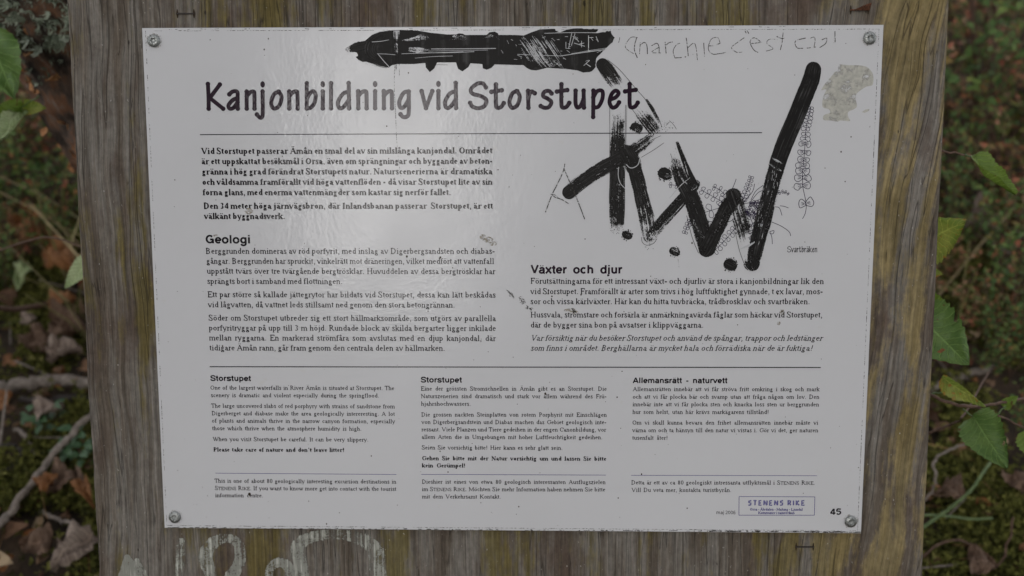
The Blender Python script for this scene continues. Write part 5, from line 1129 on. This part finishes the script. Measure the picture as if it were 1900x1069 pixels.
gleaf((90, 565), (140, 550), 0.0516, 'dead_o', 'rusty orange leaf under the pale green leaf', wav=0.55, seed=50, h0=.045, h1=.045)
gleaf((100, 600), (160, 608), 0.0516, 'dead', 'dark brown leaf below the rusty orange one', wav=0.62, seed=51, h0=.04, h1=.045)
gleaf((30, 390), (90, 440), 0.0602, 'dead_o', 'large rusty leaf tilted up by the left bushes', wav=0.55, seed=52, h0=.08, h1=.07)
gleaf((95, 460), (135, 495), 0.0516, 'dead_o', 'orange brown leaf between the left bushes and board', wav=0.55, seed=53, h0=.06, h1=.06)
gleaf((50, 490), (30, 535), 0.0258, 'leaf_p', 'pale green fallen leaf among the brown leaves', wav=0.45, seed=54, h0=.06, h1=.06)
gleaf((38, 592), (68, 590), 0.0258, 'dead_g', 'small cream leaf on the left litter', wav=0.35, seed=55, h0=.05, h1=.05)
gleaf((1735, 640), (1760, 665), 0.0473, 'dead_o', 'rusty red leaf behind the large toothed leaf', wav=0.45, seed=56, h0=.05, h1=.05)
gleaf((1750, 900), (1790, 925), 0.0516, 'dead', 'brown leaf in the hollow beside the bent twig', wav=0.62, curl=.4, seed=57, h0=.035, h1=.035)
gleaf((1800, 1040), (1850, 1050), 0.0473, 'dead', 'brown leaf on the moss at the bottom right', wav=0.55, seed=58, h0=.04, h1=.04)
gleaf((1800, 400), (1860, 420), 0.0688, 'dead_g', 'pale beige leaf on the ground at the right', wav=0.55, seed=59, h0=.05, h1=.05)
gleaf((1880, 880), (1900, 910), 0.0430, 'dead', 'dull brown leaf by the right picture edge', wav=0.55, seed=60, h0=.04, h1=.04)
# small evergreen cowberry sprigs in the lower left moss
def sprig(px, py, k, label):
    b = G(px, py, .0); o = empty('cowberry_sprig', loc=b, label=label, cat='plant', group='cowberry sprigs in the moss'); bpy.context.view_layer.update()
    h = .05; put_tube('stem', [b, b + Vector((.003, -.004, h * .6)), b + Vector((.006, -.01, h))], [.0012, .001, .0007], M['twig'], o, 5)
    for i in range(k):
        a = i * 2.4; z = h * (.4 + .6 * i / k); c = b + Vector((.006, -.01, z)); d = Vector((math.cos(a), math.sin(a) - .2, .25)); l = put_leaf('leaf', c + d * .003, c + d * random.uniform(.016, .024), .010, M['cowleaf'], o, face=Vector((0, -.4, 1)), serr=0, n=6, wav=.02, fold=.2)
M['cowleaf'] = mat_leaf('cowberry_leaf', (.045, .10, .04), (.09, .17, .08), trans=.1, spot=.8, rough=.25)
for px, py, k, lb_ in [(110, 775, 6, 'cowberry sprig right of the bent pale root'), (85, 800, 6, 'cowberry sprig just above the long stick'), (128, 855, 7, 'cowberry sprig below the long stick, nearest its middle'), (165, 845, 7, 'cowberry sprig touching the board below the stick'), (160, 865, 6, 'lowest cowberry sprig, at the board edge'),
                       (150, 820, 5, 'cowberry sprig where the stick meets the board'), (60, 790, 4, 'leftmost cowberry sprig on the moss')]: sprig(px, py, k, lb_)

# ---------------------------------------------------------------- bilberry shrubs
lv, lf, _ = leafgrid(1, .58, .2, .25, 3, .08, 1.0); lv = np.array(lv)
def shrub_parts(seed, H, nst, nl, size):
    r_ = random.Random(seed); V = []; F = []; lp = []
    for s_ in range(nst):
        a = r_.uniform(0, 6.28); sp = r_.uniform(.1, .55); p = Vector((r_.uniform(-.05, .05), r_.uniform(-.05, .05), -.02)); pts = [p]; d = Vector((math.cos(a) * sp, math.sin(a) * sp, 1)).normalized()
        for k in range(6):
            d = (d + Vector((r_.uniform(-.28, .28), r_.uniform(-.28, .28), r_.uniform(-.05, .1)))).normalized(); p = p + d * H / 6; pts.append(p)
            if k > 0:
                for b_ in range(3):
                    e = (d + Vector((r_.uniform(-1, 1), r_.uniform(-1, 1), r_.uniform(-.1, .5)))).normalized(); q = p + e * H * r_.uniform(.1, .3); v, f = tube([p, (p + q) / 2 + Vector((0, 0, .004)), q], [.0011, .0009, .0006], 4); o_ = len(V); V += v; F += [tuple(i + o_ for i in g) for g in f]
                    for m_ in range(nl): t = r_.uniform(.15, 1.05); c = p.lerp(q, t); lp.append((c, e))
        v, f = tube(pts, taper(len(pts), .0024, .0010), 5); o_ = len(V); V += v; F += [tuple(i + o_ for i in g) for g in f]
    stem = mesh('stems', V, F, True); N = len(lp); rr = np.random.default_rng(seed)
    pos = np.array([c[:] for c, e in lp]); me = scatter_mesh('foliage', lv, lf, pos, rotm(rr.uniform(0, 6.28, N), rr.normal(-.1, .5, N), rr.normal(0, .5, N)), rr.uniform(.6, 1.25, N) * size, rr.random(N))
    me.polygons.foreach_set('use_smooth', [True] * len(me.polygons)); return stem, me
KINDS = []
for k, (seed, H, nst, nl, size, mt) in enumerate([(1, .30, 7, 4, .021, 'shrub_g'), (2, .24, 7, 4, .019, 'shrub_r'), (3, .42, 6, 4, .026, 'shrub_g'), (4, .34, 7, 4, .022, 'shrub_r')]):
    s_, f_ = shrub_parts(seed, H, nst, nl, size); s_.materials.append(M['twig']); f_.materials.append(M[mt]); KINDS.append((s_, f_))
KL = ['low green bilberry shrub on the forest floor', 'low bilberry shrub with reddening leaves', 'taller green bilberry shrub further back', 'taller shrub with pink and red autumn leaves']
def shrub(x, y, k, s_, label=None):
    o = empty('bilberry_shrub', loc=(x, y, gh(x, y)), label=label or KL[k], cat='shrub', group='bilberry shrubs, kind of ' + KL[k] if not label else 'bilberry shrubs by the board'); o.rotation_euler = (0, 0, random.uniform(0, 6.28)); o.scale = (s_,) * 3
    link('stems', KINDS[k][0], None, o); tag(link('foliage', KINDS[k][1], None, o), kind='stuff')
for px, py, k, s_, lb_ in [(1800, 330, 2, .8, 'green shrub with thin dark stems right of the sign top'), (1870, 400, 1, .8, 'reddish low shrub right of the board under the narrow leaf'), (1850, 560, 0, .6, 'small green shrub level with the large toothed leaf'), (1810, 620, 1, .45, 'small reddish shrub behind the large toothed leaf'),
                           (1880, 690, 0, .5, 'small green shrub above the right birch twig'), (60, 330, 1, 1.0, 'red leaved shrub beside the flaking trunk'), (20, 430, 0, .8, 'green shrub at the left edge over the rusty leaf'), (110, 400, 0, .8, 'dark green shrub between trunk and board'), (1760, 250, 3, .8, 'tall reddish shrub just right of the board top')]:
    p = G(px, py); shrub(p.x, p.y, k, s_, lb_)
for k, (px, py, kd, s_, lb_) in enumerate([(1775, 480, 0, .5, 'small shrub whose leaves show just above the large toothed leaf'), (1890, 460, 1, .55, 'reddish sprigs at the right edge beside the pale beige leaf'), (1740, 545, 1, .4, 'tiny reddish sprig touching the board behind the toothed leaves'), (1830, 700, 0, .35, 'tiny green sprig over the bleached stick'),
        (1885, 600, 1, .45, 'reddish sprigs at the right edge level with the large toothed leaf'), (1750, 390, 0, .6, 'green shrub behind the board edge above the yellow green leaf'), (1850, 180, 2, .8, 'green shrub in the upper right corner behind the dark stems'), (1790, 90, 1, .9, 'reddish shrub at the very top beside the board'), (1890, 60, 3, .8, 'reddish shrub in the top right corner'),
        (1895, 280, 0, .8, 'green shrub at the right edge beside the narrow leaf'), (1900, 830, 0, .35, 'tiny green sprig at the right edge by the lowest toothed leaf'), (15, 330, 3, .6, 'reddish shrub under the twig at the left edge'), (70, 480, 1, .45, 'tiny reddish sprig among rusty leaves at the left'), (10, 560, 0, .4, 'tiny green sprig at the left edge of the litter'), (120, 470, 0, .5, 'green sprig against the board above the pale green leaf')]):
    p = G(px, py); shrub(p.x, p.y, kd, s_, lb_)
# the undergrowth beyond them reads as one mass
random.seed(21)
for k in range(4):
    acc = {}
    for part in (0, 1):
        src = KINDS[k][part]; co = np.zeros(len(src.vertices) * 3, np.float32); src.vertices.foreach_get('co', co); co = co.reshape(-1, 3)
        fs = [tuple(p.vertices) for p in src.polygons]; tn = np.zeros(len(co), np.float32)
        if part: src.attributes['tone'].data.foreach_get('value', tn)
        acc[part] = (co, fs, tn)
    Vs, Fs, Ts, Ms = [], [], [], []; n_ = 0; off = 0
    while n_ < 24:
        x, y = random.uniform(-2.9, 2.9), random.uniform(1.5, 5.0)
        if (y < 2.2 and abs(x) < 1.3) or (x < 0 and y < 2.4): continue
        n_ += 1; a = random.uniform(0, 6.28); sc = random.uniform(.7, 1.15); ca, sa = math.cos(a) * sc, math.sin(a) * sc
        for part in (0, 1):
            co, fs, tn = acc[part]; Vs.append(np.stack([co[:, 0] * ca - co[:, 1] * sa + x, co[:, 0] * sa + co[:, 1] * ca + y, co[:, 2] * sc + gh(x, y)], 1)); Fs += [tuple(i + off for i in f) for f in fs]; Ts.append(np.clip(tn + random.uniform(-.2, .2), 0, 1)); Ms += [part] * len(fs); off += len(co)
    me = bpy.data.meshes.new('undergrowth'); me.from_pydata(np.concatenate(Vs).tolist(), [], Fs); me.materials.append(KINDS[k][0].materials[0]); me.materials.append(KINDS[k][1].materials[0])
    me.polygons.foreach_set('material_index', Ms); at = me.attributes.new('tone', 'FLOAT', 'POINT'); at.data.foreach_set('value', np.concatenate(Ts).astype(np.float32)); me.update()
    tag(link('undergrowth', me), kind='stuff')
# a thin dark dead stem standing at the right
for pts, lb_ in [([(1812, 262), (1806, 150), (1803, 60), (1800, -60)], 'thin dark stem standing right of the board'), ([(1850, 300), (1835, 200), (1842, 90), (1860, -60)], 'second thin dark stem, further right and leaning')]:
    b = G(pts[0][0], pts[0][1]); dd = (CM.inverted() @ b).z * -1; c = curve([b] + [P(x, y, dd - .08 * i) for i, (x, y) in enumerate(pts) if i], 6, .004); tag(put_tube('dead_sapling', c, taper(len(c), .0065, .004), M['twig'], None, 7), lb_, 'sapling')

# ---------------------------------------------------------------- unseen pines added behind the reader to shape the laminate's mirrored sky gap
M['pine_needles'] = mat_tone('pine_needles', [(0, (.018, .032, .012)), (.6, (.035, .06, .02)), (1, (.06, .085, .03))], .7)
M['old_bark'] = mat_noise('grey_pine_bark', [(.3, (.03, .022, .018)), (.6, (.10, .075, .06)), (.8, (.17, .13, .10))], 9, .95, 1, .03, 8, stretch=(1, 1, .3))
def pine_meshes(seed, H):
    r_ = random.Random(seed); rr = np.random.default_rng(seed)
    V, F = tube([Vector((0, 0, -.2)), Vector((.05, 0, H * .3)), Vector((-.03, .05, H * .65)), Vector((0, 0, H))], [.17, .14, .10, .02], 14); bp = []
    for i in range(80):
        z = H * (.10 + .88 * (i / 80) ** .9); a = i * 2.4; L = (1 - z / H) * 1.5 * r_.uniform(.6, 1.1) + .15; q = Vector((math.cos(a) * L, math.sin(a) * L, z - .12 * L)); v, f = tube([Vector((0, 0, z)), q], [.022, .006], 5); o_ = len(V); V += v; F += [tuple(k + o_ for k in g) for g in f]
        for m_ in range(int(24 + L * 60)): t = r_.uniform(.15, 1.05); bp.append((q.x * t + r_.gauss(0, .13), q.y * t + r_.gauss(0, .13), z + (q.z - z) * t + r_.gauss(0, .08)))
    bp = np.array(bp); N = len(bp); tv = []; tf = []
    for i in range(3): a = i * 1.047; tv += [(math.cos(a) * .5, math.sin(a) * .5, 0), (-math.cos(a) * .5, -math.sin(a) * .5, 0), (0, 0, .55)]; tf.append((3 * i, 3 * i + 1, 3 * i + 2))
    return mesh('trunk', V, F, True), scatter_mesh('crown', tv, tf, bp, rotm(rr.uniform(0, 6.28, N), rr.normal(0, .8, N), rr.normal(0, .8, N)), rr.uniform(.10, .26, N), rr.random(N))
PL = ['left of the sky gap', 'right of the sky gap', 'second on the left', 'second on the right', 'far one on the left', 'far one on the right', 'outermost on the right', 'outermost on the left', 'far outer one on the right', 'far outer one on the left', 'nearest low one in the gap', 'low one at the left of the gap', 'low one at the right of the gap', 'farthest low one in the gap']
PM = [pine_meshes(51, 8.5), pine_meshes(52, 10.5)]
for a, c in PM: a.materials.append(M['old_bark']); c.materials.append(M['pine_needles'])
for i, (x, y, s_) in enumerate([(-2.6, -5.0, 1.0), (.26, -4.8, 1.0), (-4.4, -4.2, 1.1), (3.4, -4.6, 1.05), (-3.4, -7.6, 1.2), (2.6, -7.5, 1.2), (5.6, -3.2, 1.0), (-6.2, -2.6, 1.0), (4.6, -7.8, 1.2), (-5.8, -6.6, 1.2), (-.55, -6.6, .40), (-1.75, -7.6, .43), (-.1, -8.6, .56), (-1.2, -9.5, .50)]):
    t = empty('unseen_pine', loc=(x, y, 0), label='unseen dark bushy pine added behind the reader, ' + PL[i], cat='tree', group='unseen pines added behind the reader'); t.rotation_euler = (0, 0, i * 1.3); t.scale = (s_,) * 3
    a, c = PM[i % 2]; link('trunk', a, None, t); tag(link('crown', c, None, t), kind='stuff')
